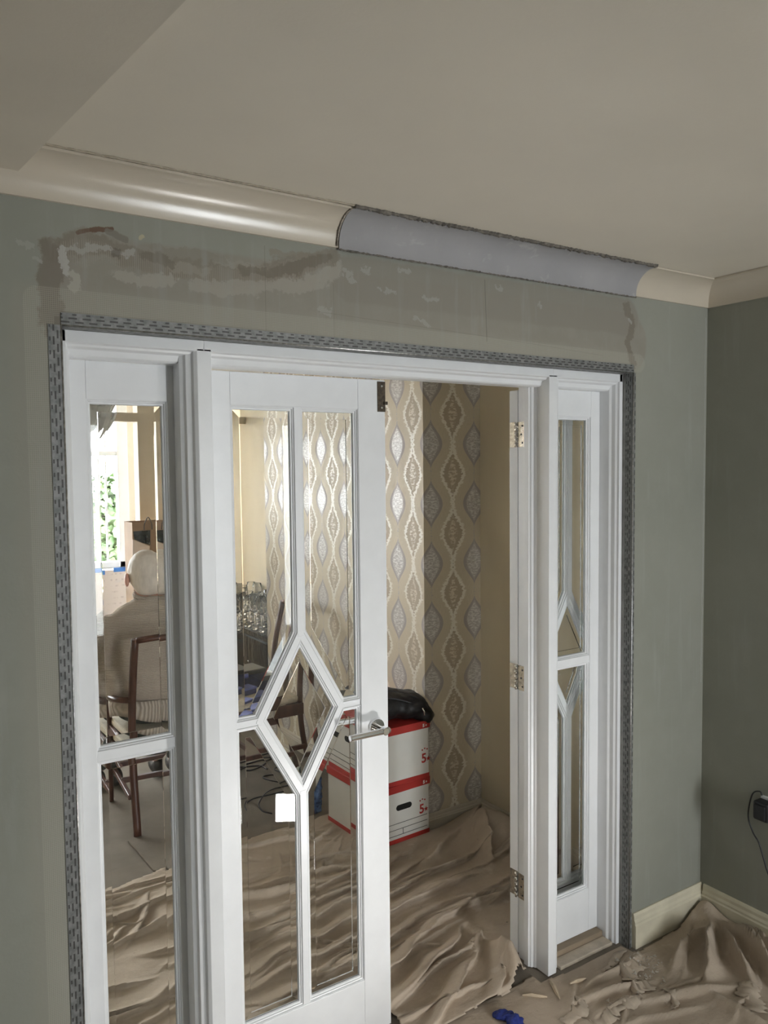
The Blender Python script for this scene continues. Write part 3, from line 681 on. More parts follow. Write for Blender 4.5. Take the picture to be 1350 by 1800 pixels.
world_child(box('house_wall', G[0]-3, G[0]+9, 26, 30, -.2, 4.6, simple('pale render', (.6, .58, .56), .9)), hr)
world_child(prism('house_roof', [(25.4, 4.5), (30.6, 4.5), (28, 7)], G[0]-3.4, G[0]+9.4, 'x', simple('grey slates', (.2, .2, .22), .8, 0, 8, .3)), hr)
for i in range(3):
    x0 = G[0]-1.5+i*3.4; w_ = box('house_window', x0, x0+1.4, 25.93, 26.01, 1.0, 2.3, simple('dark panes %d' % i, (.08, .09, .1), .15)); world_child(w_, hr)

# ------------------------------------------------------------------ dust sheets
def vnoise(x, y, seed):
    rs = np.random.RandomState(seed); g = rs.rand(64, 64); xi = np.floor(x).astype(int); yi = np.floor(y).astype(int); fx, fy = x-xi, y-yi
    fx = fx*fx*fx*(fx*(fx*6-15)+10); fy = fy*fy*fy*(fy*(fy*6-15)+10); a = g[xi % 64, yi % 64]; b = g[(xi+1) % 64, yi % 64]; c = g[xi % 64, (yi+1) % 64]; d = g[(xi+1) % 64, (yi+1) % 64]
    return (a*(1-fx)+b*fx)*(1-fy)+(c*(1-fx)+d*fx)*fy
def fbm(x, y, s, o=4): return sum(vnoise(x*2**i+17*i, y*2**i+5*i, s+i)*.5**i for i in range(o))/2
REST = []
def top_at(x, y):
    z = 0.
    for t in REST:
        h = t.ray_cast(Vector((x, y, 1)), Vector((0, 0, -1)))
        if h[0] is not None: z = max(z, h[0].z)
    return z
def sheet(name, xr, yr, res, H, inside, label, parent=None):
    nx, ny = int((xr[1]-xr[0])/res)+1, int((yr[1]-yr[0])/res)+1
    X, Y = np.meshgrid(np.linspace(*xr, nx), np.linspace(*yr, ny), indexing='ij'); dx, dy, Z = H(X, Y); ok = inside(X, Y)
    idx = -np.ones(nx*ny, int); okf = ok.ravel(); idx[okf] = np.arange(okf.sum()); P = np.stack([X+dx, Y+dy, Z], -1).reshape(-1, 3)[okf]; Fc = []
    I = idx.reshape(nx, ny); a, b, c, d = I[:-1, :-1], I[1:, :-1], I[1:, 1:], I[:-1, 1:]; m = (a >= 0) & (b >= 0) & (c >= 0) & (d >= 0)
    Fc = np.stack([a[m], b[m], c[m], d[m]], -1).tolist()
    REST.append(BVHTree.FromPolygons(P.tolist(), Fc)); o = mesh(name, P.tolist(), Fc, CANVAS, parent, True, False); s = o.modifiers.new('thick', 'SOLIDIFY'); s.thickness = .003; s.offset = -1
    return tag(o, label, 'dust sheet')
def ridges(X, Y, specs, p=2.6):
    """cloth folds: each spec (x, y, angle, length, width, height, bend, lean); returns height and the sideways lean of the crests"""
    acc = np.zeros_like(X); dx = np.zeros_like(X); dy = np.zeros_like(X); wob = fbm(X*3.1+2, Y*3.1+8, 301)-.5; wob2 = fbm(X*8+2, Y*8+8, 311)-.5
    for (x, y, an, L, w, h, bend, lean) in specs:
        ca, sa = math.cos(an), math.sin(an); s_ = (X-x)*ca+(Y-y)*sa; d = -(X-x)*sa+(Y-y)*ca-bend*s_*s_+wob*.10+wob2*.022
        tp = np.clip(1-np.abs(s_)/(L/2), 0, 1); tp = tp*tp*(3-2*tp); ww = w*(1.25-.5*tp)
        q = np.where(d < 0, d/(.50*ww), d/(1.55*ww)); pr = np.exp(-np.abs(q)**1.35)*tp*h*1.15; acc += pr**p
        k = lean*pr*np.exp(-(d/ww)**2); dx += k*sa; dy -= k*ca
    return acc**(1/p), dx, dy
def fold_set(rg, n, xr, yr, an0, an1, hs, ws, ls):
    return [(rg.uniform(*xr), rg.uniform(*yr), rg.uniform(an0, an1), rg.uniform(*ls), rg.uniform(*ws), rg.uniform(*hs), rg.uniform(-.35, .35), rg.uniform(.3, .9)) for _ in range(n)]
rgf = random.Random(41)
FOLDS_FAR = fold_set(rgf, 64, (-.8, 2.1), (.05, 1.5), -.22, .38, (.014, .040), (.009, .019), (.35, 1.3)) + fold_set(rgf, 26, (-.6, 2.1), (.2, 1.5), .4, 1.3, (.010, .03), (.008, .016), (.2, .55)) + fold_set(rgf, 22, (-.6, 2.1), (.2, 1.5), -1.1, -.2, (.010, .028), (.008, .016), (.2, .5))
FOLDS_FAR += [(1.25, .02, .62, .75, .02, .05, .2, .9), (1.2, .16, .50, .8, .017, .045, .15, .9), (1.2, .30, .36, .9, .02, .045, .1, .8), (1.35, .46, .25, 1.0, .019, .045, -.1, .8), (1.55, .66, .1, .8, .03, .04, .2, .8), (1.95, .86, .9, .5, .035, .07, 0, .4), (1.75, .95, .3, .5, .03, .05, .3, .4)]
FOLDS_FAR += [(1.0+.06*k, .38+.115*k, .12+.03*k, 1.5, .015, .034, .05, .9) for k in range(7)]
def FRONT(X): return .052+.05*np.clip((X-1.36)/.12, 0, 1)+.022*(fbm(X*5, X*0, 65)-.5)   # near edge of the sheet in the doorway
def H_far(X, Y):
    h, dx, dy = ridges(X, Y, FOLDS_FAR); w2 = fbm(X*4.2, Y*5, 21)-.5
    h = h+.012*fbm(X*5, Y*6, 51)+.02*np.clip(fbm(X*1.6+5, Y*1.6, 53)-.4, 0, 1)
    h = h+.10*np.exp(-((X-2.08)**2/.012+(Y-.95)**2/.045))*(1+.6*w2)+.03*np.exp(-((X-1.93)**2/.015+(Y-1.02)**2/.012))
    roll = np.exp(-((X-1.445-.25*(Y-.1))**2/.0016+(Y-.09)**2/.03)); h = h+.11*roll*(X < 1.52)
    low = np.clip((Y-.20)/.10, 0, 1); low = np.where(X < .97, low, np.where(X < 1.50, np.clip((Y-FRONT(X)+.012)/.07, 0, 1)**.6, 1)); h = h*low
    bxm = np.clip(np.maximum(np.maximum(1.48-X, X-1.85), np.maximum(1.08-Y, Y-1.56))/.05, 0, 1); h = h*bxm+.020*(1-bxm)
    lf = np.clip(np.maximum(1.50-X, np.maximum(Y-.36-(X-1.5)*.18, .13-Y))/.07, 0, 1); h = np.where(X > 1.47, np.minimum(h, .006+h*lf), h)
    k = low*bxm*np.where(X > 1.4, np.clip((Y-.3)/.2, 0, 1), 1)
    return dx*k*.9, dy*k*.9, .006+np.maximum(h, 0)
def in_far(X, Y):
    back = 1.45+.14*np.clip((X-.2)/.9, 0, 1)+.06*(fbm(X*3, Y*3, 61)-.5)+np.where(X > 1.2, -.0, 0)
    front = np.where(X < .97, .215, np.where(X < 1.50, FRONT(X), .20))
    okb = np.where(X > 1.80, Y < BY0-.035, Y < back); return okb & (Y > front) & (X < RX-.03)
dsf = sheet('dust_sheet', (-.9, 2.17), (-.32, 1.70), .0062, H_far, in_far, 'crumpled linen dust sheet in long folds on the dining room carpet')
rgn = random.Random(77)
FOLDS_NEAR = fold_set(rgn, 26, (1.0, 2.25), (-.75, -.12), -.3, .9, (.010, .026), (.008, .016), (.2, .7)) + fold_set(rgn, 16, (1.1, 2.25), (-.7, -.15), 1.0, 2.6, (.010, .03), (.008, .016), (.15, .5)) + fold_set(rgn, 14, (-.4, 1.2), (-1.3, -.1), -.5, .8, (.01, .03), (.014, .03), (.2, .8))
FOLDS_NEAR += [(1.74, -.075, .10, .5, .014, .026, 0, .3), (1.66, -.16, -.22, .5, .016, .03, .2, .5), (1.85, -.30, -.35, .55, .02, .03, -.2, .6)]
FOLDS_NEAR += [(2.27+.21*math.cos(a), -.09+.21*math.sin(a), a, .46, .015, hh, .5*(-1)**k, .2) for k, (a, hh) in enumerate(((-2.95, .05), (-2.6, .09), (-2.25, .075), (-1.95, .10), (-1.7, .08)))]
def H_near(X, Y):
    h, dx, dy = ridges(X, Y, FOLDS_NEAR); w = fbm(X*1.7+13, Y*1.7+5, 71)-.5
    h = h+.010*fbm(X*6, Y*6, 99)
    cx, cy = X-2.285, Y+.055; r = np.hypot(cx, cy); h = h+.075*np.exp(-(r/.085)**1.6)
    edge = np.clip((np.where((X > 1.3) & (X < 1.9), .03, -.03)-Y)/.05, 0, 1); edge = np.where(X < 2.05, edge, 1); h = h*edge
    op = np.clip((X-1.44)/.08, 0, 1); op = np.where(Y > -.35, op, 1); h = h*np.where(X < 1.53, .12+.88*op, 1)
    lamp = np.clip((np.hypot(X-1.145, Y+1.02)-.16)/.1, 0, 1); h = h*lamp; k = edge*lamp*np.clip((2.2-X)/.15, 0, 1)
    return dx*k*.6, dy*k*.6, .003+np.maximum(h, 0)
def in_near(X, Y):
    top = np.where(X < .90, .035, np.where(X < 1.50, .085, np.where(X < 1.60, .042, np.where(X < 1.893, .035, -.024))))+.0; return (Y < top-.012*fbm(X*8, Y*0, 66)) & (X < XC-.022)
dsn = sheet('dust_sheet', (.2, 2.31), (-1.35, .10), .0062, H_near, in_near, 'dirty linen dust sheet bunched into the sage room corner')

# ------------------------------------------------------------------ LED work light standing on the near sheet (its glow shows in the door glass)
_g = on_y(506, 1420, .165); _d = pray(506, 1420); _d = _d/np.linalg.norm(_d); LP = _g+1.4*_d*np.array([1, -1, 1])   # mirror image of the glow seen in the door glass
def work_light():
    root = empty('work_light', (LP[0], LP[1], .004)); tag(root, 'small yellow LED work light standing on the near dust sheet', 'work light')
    aim = (Vector((.62, .0, 1.0))-Vector(LP)).normalized(); q = aim.to_track_quat('-Z', 'Y').to_matrix()   # local -Z points at the doors
    def T(vs): return [q@Vector(p)+Vector(LP) for p in vs]
    hw, hh = .053, .060
    YEL = simple('yellow lamp casting', (.6, .42, .02), .45); DK = BLKP
    v, f = boxvf(-hw-.012, hw+.012, -hh-.012, hh+.012, .004, .05); world_child(mesh('housing', T(v), f, YEL), root)
    v, f = join([boxvf(-hw-.012, -hw, -hh-.012, hh+.012, -.020, .004), boxvf(hw, hw+.012, -hh-.012, hh+.012, -.020, .004), boxvf(-hw, hw, hh, hh+.012, -.020, .004), boxvf(-hw, hw, -hh-.012, -hh, -.020, .004)]); world_child(mesh('bezel', T(v), f, DK), root)
    em = bpy.data.materials.new('lit LED panel'); em.use_nodes = True; t = em.node_tree; t.nodes.clear(); o = t.nodes.new('ShaderNodeOutputMaterial'); e_ = t.nodes.new('ShaderNodeEmission'); e_.inputs[0].default_value = (1, .985, .96, 1); e_.inputs[1].default_value = LAMP; t.links.new(e_.outputs[0], o.inputs[0])
    v, f = boxvf(-hw, hw, -hh, hh, -.001, .004); world_child(mesh('led_panel', T(v), f, em), root)
    [world_child(mesh('pivot', T(boxvf(a_, a_+.007, -.01, .01, .0, .03)[0]), boxvf(0, 1, 0, 1, 0, 1)[1], DK), root) for a_ in (-hw-.02, hw+.013)]
    s = q@Vector((1, 0, 0)); s.z = 0; s.normalize(); n = Vector((-s.y, s.x, 0)); c = Vector(LP)
    pts = lambda sg: [c+s*sg*(hw+.018), c+s*sg*(hw+.018)-Vector((0, 0, .14)), Vector((c.x, c.y, .013))+s*sg*(hw+.018)]
    for sg in (-1, 1): world_child(tube('stand_leg', pts(sg), .007, DK), root); b = Vector((c.x, c.y, .0112))+s*sg*(hw+.018); world_child(tube('stand_foot', [b-n*.09, b+n*.09], .008, DK), root)
LAMP = 185.0
work_light()

# ------------------------------------------------------------------ chairs
def dining_chair(loc, rz, label, arms):
    r = empty('dining_chair', loc, rz); tag(r, label, 'chair', 'mahogany dining chairs'); wr, wf_, yb, yf, sh = .185, .225, -.205, .215, .455
    for s in (-1, 1):
        pts = catmull([(s*(wr+.0), yb-.07, 0), (s*wr, yb-.015, .24), (s*wr, yb, .46), (s*(wr-.004), yb-.02, .70), (s*(wr-.012), yb-.075, .965)], 6); tube('back_upright', pts, [.019]*len(pts), MAHOG, r, 8, True, .85)
        tube('leg', [(s*wf_, yf, 0), (s*wf_, yf, .44)], [.016, .022], MAHOG, r, 8)
        box('seat_rail', s*wf_-.012 if s > 0 else -wf_-.010, s*wf_+.010 if s > 0 else -wf_+.012, yb, yf, .375, .44, MAHOG, r, .003)
    pts = catmull([(-wr+.02, yb-.074, .957), (-wr*.6, yb-.092, .965), (0, yb-.098, .97), (wr*.6, yb-.092, .965), (wr-.02, yb-.074, .957)], 5); tube('top_rail', pts, .021, MAHOG, r, 8, True, .75)
    box('seat_rail', -wf_, wf_, yf-.012, yf+.01, .375, .44, MAHOG, r, .003); box('seat_rail', -wr, wr, yb-.008, yb+.012, .375, .44, MAHOG, r, .003)
    P = [(-wr-.012, yb+.012), (wr+.012, yb+.012), (wf_+.008, yf+.012), (-wf_-.008, yf+.012)]
    bev(prism('seat', P, .435, .478, 'z', CREAMFAB, r), .016, 3)
    box('stretcher', -.205, .205, -.01, .012, .17, .195, MAHOG, r, .003)
    for s in (-1, 1): box('stretcher', s*.205-.01, s*.205+.01, yb-.02, yf, .165, .19, MAHOG, r, .003)
    if arms:
        for s in (-1, 1):
            pts = catmull([(s*(wr+.0), yb-.012, .655), (s*(wr+.055), yb+.03, .655), (s*(wr+.075), yb+.12, .652), (s*(wr+.07), yb+.30, .645), (s*(wr+.05), yb+.36, .63)], 6); tube('arm', pts, .019, MAHOG, r, 8, True, .8)
            tube('arm_post', [(s*(wf_+.0), yf-.07, .42), (s*(wr+.07), yf-.09, .64)], .014, MAHOG, r, 8)
    return r
CH = (.855, 2.185)
dining_chair((CH[0], CH[1], 0), math.radians(-4), 'mahogany carver chair the white-haired man sits on', True)
c2 = on_z(543, 1343, 0)
C2 = (c2[0]-.325, 2.335)
dining_chair((C2[0], C2[1], 0), math.radians(90), 'mahogany dining chair by the patterned breast with blue pads on its seat', False)

# ------------------------------------------------------------------ seated man, seen from behind
def man():
    cx, cy = .815, 2.16
    root = empty('person', (cx, cy, 0)); tag(root, 'white-haired person in oatmeal knitted jumper seated with back to the doors', 'person', None)
    def tub(pts, r, seg=14): return tubevf(catmull([(cx+p[0], cy+p[1], p[2]) for p in pts], 4), np.interp(np.linspace(0, len(pts)-1, (len(pts)-1)*4+1), range(len(pts)), r), seg)
    E_ = lambda c, r, rot=None: ellvf((cx+c[0], cy+c[1], c[2]), r, 18, rot)
    hx, hz = -.012, 1.245
    # one continuous body: head, neck, torso, arms with hands, legs
    parts = [E_((hx, .035, hz), (.078, .098, .108)), E_((hx, .075, hz-.05), (.058, .068, .075)), tub([(0, .0, 1.04), (-.006, .01, 1.12), (hx, .03, 1.2)], [.075, .062, .06]),
             E_((0, .0, .95), (.17, .10, .14)), E_((0, .02, .75), (.15, .115, .2)), E_((0, .03, .57), (.165, .13, .09))]
    for s in (-1, 1):
        parts += [E_((hx+s*.098, .03, hz-.028), (.013, .024, .038), Matrix.Rotation(s*.25, 3, 'Z'))]
        parts += [tub([(s*.17, .0, 1.03), (s*.215, .03, .9), (s*.225, .08, .78)], [.055, .048, .042]), tub([(s*.225, .08, .78), (s*.17, .22, .72), (s*.09, .32, .685)], [.042, .036, .028]), E_((s*.065, .355, .675), (.036, .045, .018))]
        for k in range(4): parts += [tub([(s*(.05+.012*k)-s*.02, .385, .678), (s*(.04+.012*k)-s*.02, .42-.006*abs(k-1.5), .674), (s*(.03+.012*k)-s*.02, .445-.008*abs(k-1.5), .664)], [.0085, .008, .007], 8)]
        parts += [tub([(s*.085, .345, .68), (s*.055, .36, .695), (s*.03, .375, .692)], [.011, .0095, .008], 8)]
        parts += [tub([(s*.09+.012, .03, .56), (s*.092+.028, .26, .562), (s*.10+.03, .44, .535)], [.075, .066, .055]), tub([(s*.10+.03, .44, .535), (s*.13+.03, .47, .3), (s*.13+.03, .45, .09)], [.052, .048, .036])]
        parts += [E_((s*.13+.03, .50, .05), (.04, .11, .045))]
    # face
    parts += [E_((hx, .14, hz-.015), (.012, .018, .026)), E_((hx, .128, hz-.06), (.024, .01, .008)), E_((hx-.03, .12, hz+.012), (.014, .01, .008)), E_((hx+.03, .12, hz+.012), (.014, .01, .008))]
    world_child(blob('body', parts, SKIN, None, .0065, 3), root)
    hairp = [E_((hx, .025, hz+.008), (.094, .106, .114)), E_((hx, -.012, hz-.03), (.086, .078, .088))]
    h = blob('hair', hairp, HAIR, None, .009, 4); world_child(h, root)
    tx = bpy.data.textures.new('hair_tufts', 'CLOUDS'); tx.noise_scale = .02; d = h.modifiers.new('tufts', 'DISPLACE'); d.texture = tx; d.strength = .006
    # jumper: back, shoulders, sleeves, slack over the chair arms
    sw = [E_((0, -.005, .985), (.205, .125, .13)), E_((0, .01, .83), (.205, .148, .22)), E_((.0, .0, .68), (.215, .165, .15)), tub([(0, .0, 1.08), (-.004, .004, 1.13)], [.098, .086]), E_((-.1, -.005, 1.035), (.13, .085, .075), Matrix.Rotation(.42, 3, 'Y').inverted()), E_((.1, -.005, 1.035), (.13, .085, .075), Matrix.Rotation(.42, 3, 'Y'))]
    for s in (-1, 1): sw += [tub([(s*.165, .0, 1.015), (s*.222, .03, .9), (s*.238, .075, .765)], [.075, .07, .062]), tub([(s*.238, .075, .765), (s*.18, .21, .725), (s*.11, .30, .695)], [.062, .052, .042]), E_((s*.2, .0, .70), (.055, .1, .09))]
    j = blob('jumper', sw, KNIT, None, .011, 5); world_child(j, root)
    tx = bpy.data.textures.new('knit_slack', 'CLOUDS'); tx.noise_scale = .11; d = j.modifiers.new('slack', 'DISPLACE'); d.texture = tx; d.strength = .022
    v, f = [], []; n = 40
    for i, (z, g) in enumerate(((.63, 1.0), (.60, 1.015), (.56, 1.0), (.535, .985))):
        for k in range(n):
            a = 2*math.pi*k/n; v.append((cx+.222*g*math.cos(a), cy+.0+.168*g*math.sin(a), z-.02*math.sin(a*3)*(i > 1)))
    for i in range(3):
        for k in range(n): f.append((i*n+k, i*n+(k+1) % n, (i+1)*n+(k+1) % n, (i+1)*n+k))
    hm = mesh('jumper_hem', v, f, RIB, None, True); hm.modifiers.new('t', 'SOLIDIFY').thickness = .008; world_child(hm, root)
    cl = tube('collar', [(cx+.074*math.cos(a)-.004, cy+.008+.07*math.sin(a), 1.135+.012*math.sin(a)) for a in np.linspace(0, 2*math.pi, 28)], .012, RIB); world_child(cl, root)
    tr = [E_((0, .02, .555), (.19, .16, .085))]
    for s in (-1, 1): tr += [tub([(s*.09+.012, .03, .562), (s*.092+.028, .26, .564), (s*.10+.03, .45, .54)], [.086, .077, .066]), tub([(s*.10+.03, .45, .54), (s*.13+.03, .475, .3), (s*.13+.03, .455, .1)], [.066, .06, .055])]
    world_child(blob('trousers', tr, TROUS, None, .011, 4), root)
    for s in (-1, 1): world_child(blob('shoe', [E_((s*.13+.03, .50, .046), (.047, .125, .044)), E_((s*.13+.03, .44, .06), (.044, .06, .055))], SHOE, None, .01, 3), root)
man()

# ------------------------------------------------------------------ storage cartons by the breast
def text_mesh(name, txt, size, m, ex=.0004):
    cu = bpy.data.curves.new(name, 'FONT'); cu.body = txt; cu.size = size; cu.extrude = ex; cu.align_x = 'CENTER'; cu.offset = .0012
    o = bpy.data.objects.new(name+'_tmp', cu); COL.objects.link(o); dg = bpy.context.evaluated_depsgraph_get(); me = bpy.data.meshes.new_from_object(o.evaluated_get(dg)); COL.objects.unlink(o); bpy.data.objects.remove(o)
    me.materials.clear(); me.materials.append(m); return bpy.data.objects.new(name, me)
RX90 = Matrix.Rotation(math.pi/2, 4, 'X')
def star(name, r, m):
    P = [((r if k % 2 == 0 else r*.42)*math.sin(math.pi*k/5), (r if k % 2 == 0 else r*.42)*math.cos(math.pi*k/5)) for k in range(10)]; return prism(name, P, -.0004, .0004, 'z', m)
def carton(loc, rz, label, marks):
    w, d, h = .315, .405, .275; r = empty('storage_carton', loc, rz); tag(r, label, 'storage box', 'red and white storage cartons')
    box('body', 0, w, 0, d, 0, h-.004, CARDW, r, .003); box('lid', -.005, w+.005, -.005, d+.005, h-.036, h, RED, r, .002); box('base_band', -.0015, w+.0015, -.0015, d+.0015, 0, .020, RED, r)
    FN = Matrix.Identity(4)                                    # near face (y=0, faces -y)
    FS = Matrix.Rotation(-math.pi/2, 4, 'Z')                   # side face (x=0, faces -x): local u runs from far to near
    FS = Matrix.Translation((0, d, 0)) @ Matrix.Rotation(-math.pi/2, 4, 'Z')
    def strip(Fm, u0, u1, z0, z1, m, nm='print_line', y=-.0022):
        v, f = boxvf(u0, u1, y, 0, z0, z1); mesh(nm, [Fm@Vector(p) for p in v], f, m, r)
    def hole(Fm, u, z):
        P = []
        for sg, c in ((1, u+.032), (-1, u-.032)):
            for k in range(9): a = -math.pi/2+math.pi*k/8; P.append((c+sg*.0135*math.cos(a), z+sg*.0135*math.sin(a)))
        n = len(P); v = [Fm@Vector((p[0], -.0012, p[1])) for p in P]+[Fm@Vector((p[0], .012, p[1])) for p in P]; mesh('hand_hole_shade', v, [tuple(range(n)), tuple(range(n, 2*n))]+[(i, (i+1) % n, n+(i+1) % n, n+i) for i in range(n)], HOLE_SHADE, r)  # solid black piece, its colour stands in for the shade inside the hole
    def logo(Fm, u, z):
        t = text_mesh('logo', '5', .062, RED); t.matrix_local = Fm @ Matrix.Translation((u, -.0016, z)) @ RX90; lk(t, r)
        s = star('logo_star', .013, RED); s.parent = r; s.matrix_local = Fm @ Matrix.Translation((u+.026, -.0016, z+.014)) @ RX90
        for k in range(3): strip(Fm, u-.012+.014*k, u-.006+.014*k, z+.058+.005*(k == 1), z+.064+.005*(k == 1), RED, 'logo_dot')
    def lines(Fm, W_):
        for z in (.092, .064, .036): strip(Fm, .012, W_-.012, z, z+.0012, INK)
        strip(Fm, W_*.5, W_*.5+.0012, .037, .064, INK)
    WT = PAPER
    t = text_mesh('band_mark', '5', .020, WT); t.matrix_local = Matrix.Translation((w-.035, -.0066, h-.027)) @ RX90; lk(t, r)
    st_ = star('band_star', .006, WT); st_.parent = r; st_.matrix_local = Matrix.Translation((w-.020, -.0066, h-.021)) @ RX90
    if marks == 'lower': hole(FN, .165, .165); logo(FN, w-.045, .105); lines(FN, w)
    else: logo(FN, w-.03, .075); hole(FS, .20, .18); lines(FS, d)
    return r
KX, KY, KR = 1.500, 1.105, math.radians(3)
carton((KX, KY, .0262), KR, 'lower red and white storage carton standing on the dust sheet', 'lower')
carton((KX-.004, KY+.004, .0262+.2752), math.radians(1), 'upper red and white storage carton with the black bag on it', 'upper')
ZB = .0262+.2752+.2750
PADP = (KX+.045, KY+.235, ZB+.0005)
def bag():
    root = empty('holdall_bag', (KX+.15, KY+.15, ZB)); tag(root, 'black soft holdall bag slumped over the upper carton', 'bag')
    c = lambda x, y, z: (KX+x, KY+y, ZB+z*1.45)
    p = [ellvf(c(.13, .15, .05), (.17, .13, .075), 18, Matrix.Rotation(.12, 3, 'Z')), ellvf(c(.24, .10, .045), (.10, .11, .066), 18), ellvf(c(.305, .055, .015), (.055, .07, .045), 16, Matrix.Rotation(.5, 3, 'Y')), ellvf(c(.06, .20, .07), (.10, .12, .06), 16), ellvf(c(.10, .13, .08), (.12, .08, .03), 14, Matrix.Rotation(.15, 3, 'Y'))]
    b = blob('bag_body', p, BLACK, None, .009, 5); world_child(b, root); tx = bpy.data.textures.new('bag_creases', 'CLOUDS'); tx.noise_scale = .06; d = b.modifiers.new('crease', 'DISPLACE'); d.texture = tx; d.strength = .024
    bpy.context.view_layer.update(); dg = bpy.context.evaluated_depsgraph_get(); me = bpy.data.meshes.new_from_object(b.evaluated_get(dg)); b.modifiers.clear(); b.data = me; yn = KY+.0035-.005
    for vt in me.vertices:
        q = vt.co
        if q.z < ZB and KX-.02 < q.x < KX+.33 and q.y > yn:                # inside the carton: lie on the lid or hang down its near side
            if q.y-yn < ZB-q.z and q.x > KX+.12: q.y = yn-.0005
            else: q.z = ZB-.0008
        if abs(q.x-PADP[0]) < .044 and abs(q.y-PADP[1]) < .036 and q.z < ZB+.020: q.z = ZB+.0198
        if q.y > BY0-.022: q.x = min(q.x, BX0-.009)                       # leans no farther than the breast corner
    world_child(tube('strap', catmull([c(-.01, .12, .10), c(.08, .08, .112), c(.18, .06, .098), c(.26, .03, .075), c(.30, .0, .04)], 6), .008, BLACK, None, 8, True, .4), root)
    world_child(tube('zip', catmull([c(.0, .10, .095), c(.1, .05, .09), c(.2, .02, .07), c(.27, -.005, .04)], 6), .004, BLKP), root)
    world_child(tube('buckle', [c(.255, -.018, .05), c(.262, -.024, .038), c(.268, -.018, .026)], .004, CHROME), root)
bag()
def folder(loc, rz, label, m, w=.10, d=.07, h=.012):
    r = empty('paper_pad', loc, rz); tag(r, label, 'notepad'); box('cover', -w/2, w/2, -d/2, d/2, h-.002, h, m, r, .0006); box('pages', -w/2+.002, w/2-.002, -d/2+.002, d/2-.002, 0, h-.002, PAPER, r); return r
folder(PADP, .3, 'small white notepad lying on the upper carton', PAPER, .07, .055, .02)
# blue and white plastic sack behind the cartons
def sack():
    b = on_z(560, 1432, 0); root = empty('plastic_sack', (b[0]-.02, b[1]+.05, 0)); zs = -.004; tag(root, 'crinkled blue plastic sack with white top beside the cartons', 'sack')
    x, y = root.location.x, root.location.y
    FILM = simple('blue printed film', (.08, .16, .34), .25, 0, 30, .9, .5, 50); WF = simple('white printed film', (.62, .64, .62), .3, 0, 30, .2, .4, 60)
    o = blob('sack_body', [boxvf(x-.045, x+.045, y-.05, y+.05, .01+zs, .2), ellvf((x, y, .1), (.052, .058, .095), 14)], FILM, None, .008, 4); world_child(o, root); tx = bpy.data.textures.new('film_creases', 'CLOUDS'); tx.noise_scale = .03; d = o.modifiers.new('c', 'DISPLACE'); d.texture = tx; d.strength = .014
    world_child(blob('sack_top', [ellvf((x, y, .215), (.045, .05, .035), 14), ellvf((x+.0, y, .255), (.02, .035, .02), 12)], WF, None, .008, 3), root)
    world_child(blob('cap', [ellvf((x-.005, y-.03, .27), (.016, .016, .02), 12)], simple('dark cap', (.03, .05, .05), .5), None, .006, 2), root)
sack()

# ------------------------------------------------------------------ pads on the chair by the breast, sideboard with glasses
ZL = .4785
def padobj(name, px, py, w, d, h, m, rz, label, cat):
    p_ = on_z(px, py, ZL); r = empty(name, (max(p_[0], C2[0]-.17), min(max(p_[1], C2[1]-.16), C2[1]-.0), ZL), rz); tag(r, label, cat); box('cover', -w/2, w/2, -d/2, d/2, h*.72, h, m, r, .003); box('body', -w/2+.004, w/2-.004, -d/2+.004, d/2-.004, 0, h*.72, simple(name+' pages', tuple(.5*c for c in m.node_tree.nodes['Mix'].inputs[6].default_value[:3]), .7), r); return r
padobj('receipt_pad', 426, 1218, .125, .085, .04, PADBLUE, .25, 'thick lavender blue pad lying flat on the chair seat', 'pad')
padobj('receipt_pad', 484, 1222, .09, .08, .04, PADBLUE, -.2, 'small lavender blue pad near the chair back', 'pad')
padobj('receipt_pad', 440, 1246, .13, .07, .016, PADBLUE, .5, 'thin lavender blue pad on the near edge of the chair seat', 'pad')
nv_ = on_z(440, 1206, ZL); r = empty('equipment_case', (C2[0]-.03, C2[1]+.125, ZL), .1); tag(r, 'navy blue equipment case with dark lid on the chair seat', 'case'); box('body', -.14, .14, -.06, .10, 0, .085, NAVY, r, .008); box('lid', -.142, .142, -.062, .102, .085, .112, BLKP, r, .006); box('latch', -.02, .02, -.066, -.06, .07, .1, CHROME, r, .001)

SB_Y0, SB_Y1, SB_Z = BY1+.04, FY-.03, .625
sb = empty('sideboard', (RX-.16, (SB_Y0+SB_Y1)/2, 0)); tag(sb, 'black sideboard in the alcove behind the patterned breast', 'sideboard')
FILMBLK = simple('film wrapped black wood', (.012, .012, .013), .16, 0, 9, .5, .9, 16, (1, 1, .5))
world_child(box('carcass', BX0+.03, RX-.02, SB_Y0, SB_Y1, .06, SB_Z-.03, FILMBLK, None, .004), sb); world_child(box('top', BX0+.015, RX-.015, SB_Y0-.01, SB_Y1, SB_Z-.03, SB_Z, FILMBLK, None, .004), sb)
n_ = 3
for k in range(n_):
    a = SB_Y0+.01+(SB_Y1-SB_Y0-.02)*k/n_; b = SB_Y0+.01+(SB_Y1-SB_Y0-.02)*(k+1)/n_-.008; d_ = box('door', BX0+.016, BX0+.03, a, b, .09, SB_Z-.05, FILMBLK, None, .003); world_child(d_, sb)
    kn = mesh('knob', *ellvf((BX0+.01, b-.03, .4), (.009, .009, .009), 10), CHROME, None, True); kn.parent = d_; kn.matrix_parent_inverse = d_.matrix_parent_inverse.copy() if False else Matrix.Identity(4)
for x_ in (BX0+.06, RX-.06):
    for y_ in (SB_Y0+.04, SB_Y1-.06): world_child(box('foot', x_-.02, x_+.02, y_-.02, y_+.02, 0, .06, DARKWOOD, None, .002), sb)
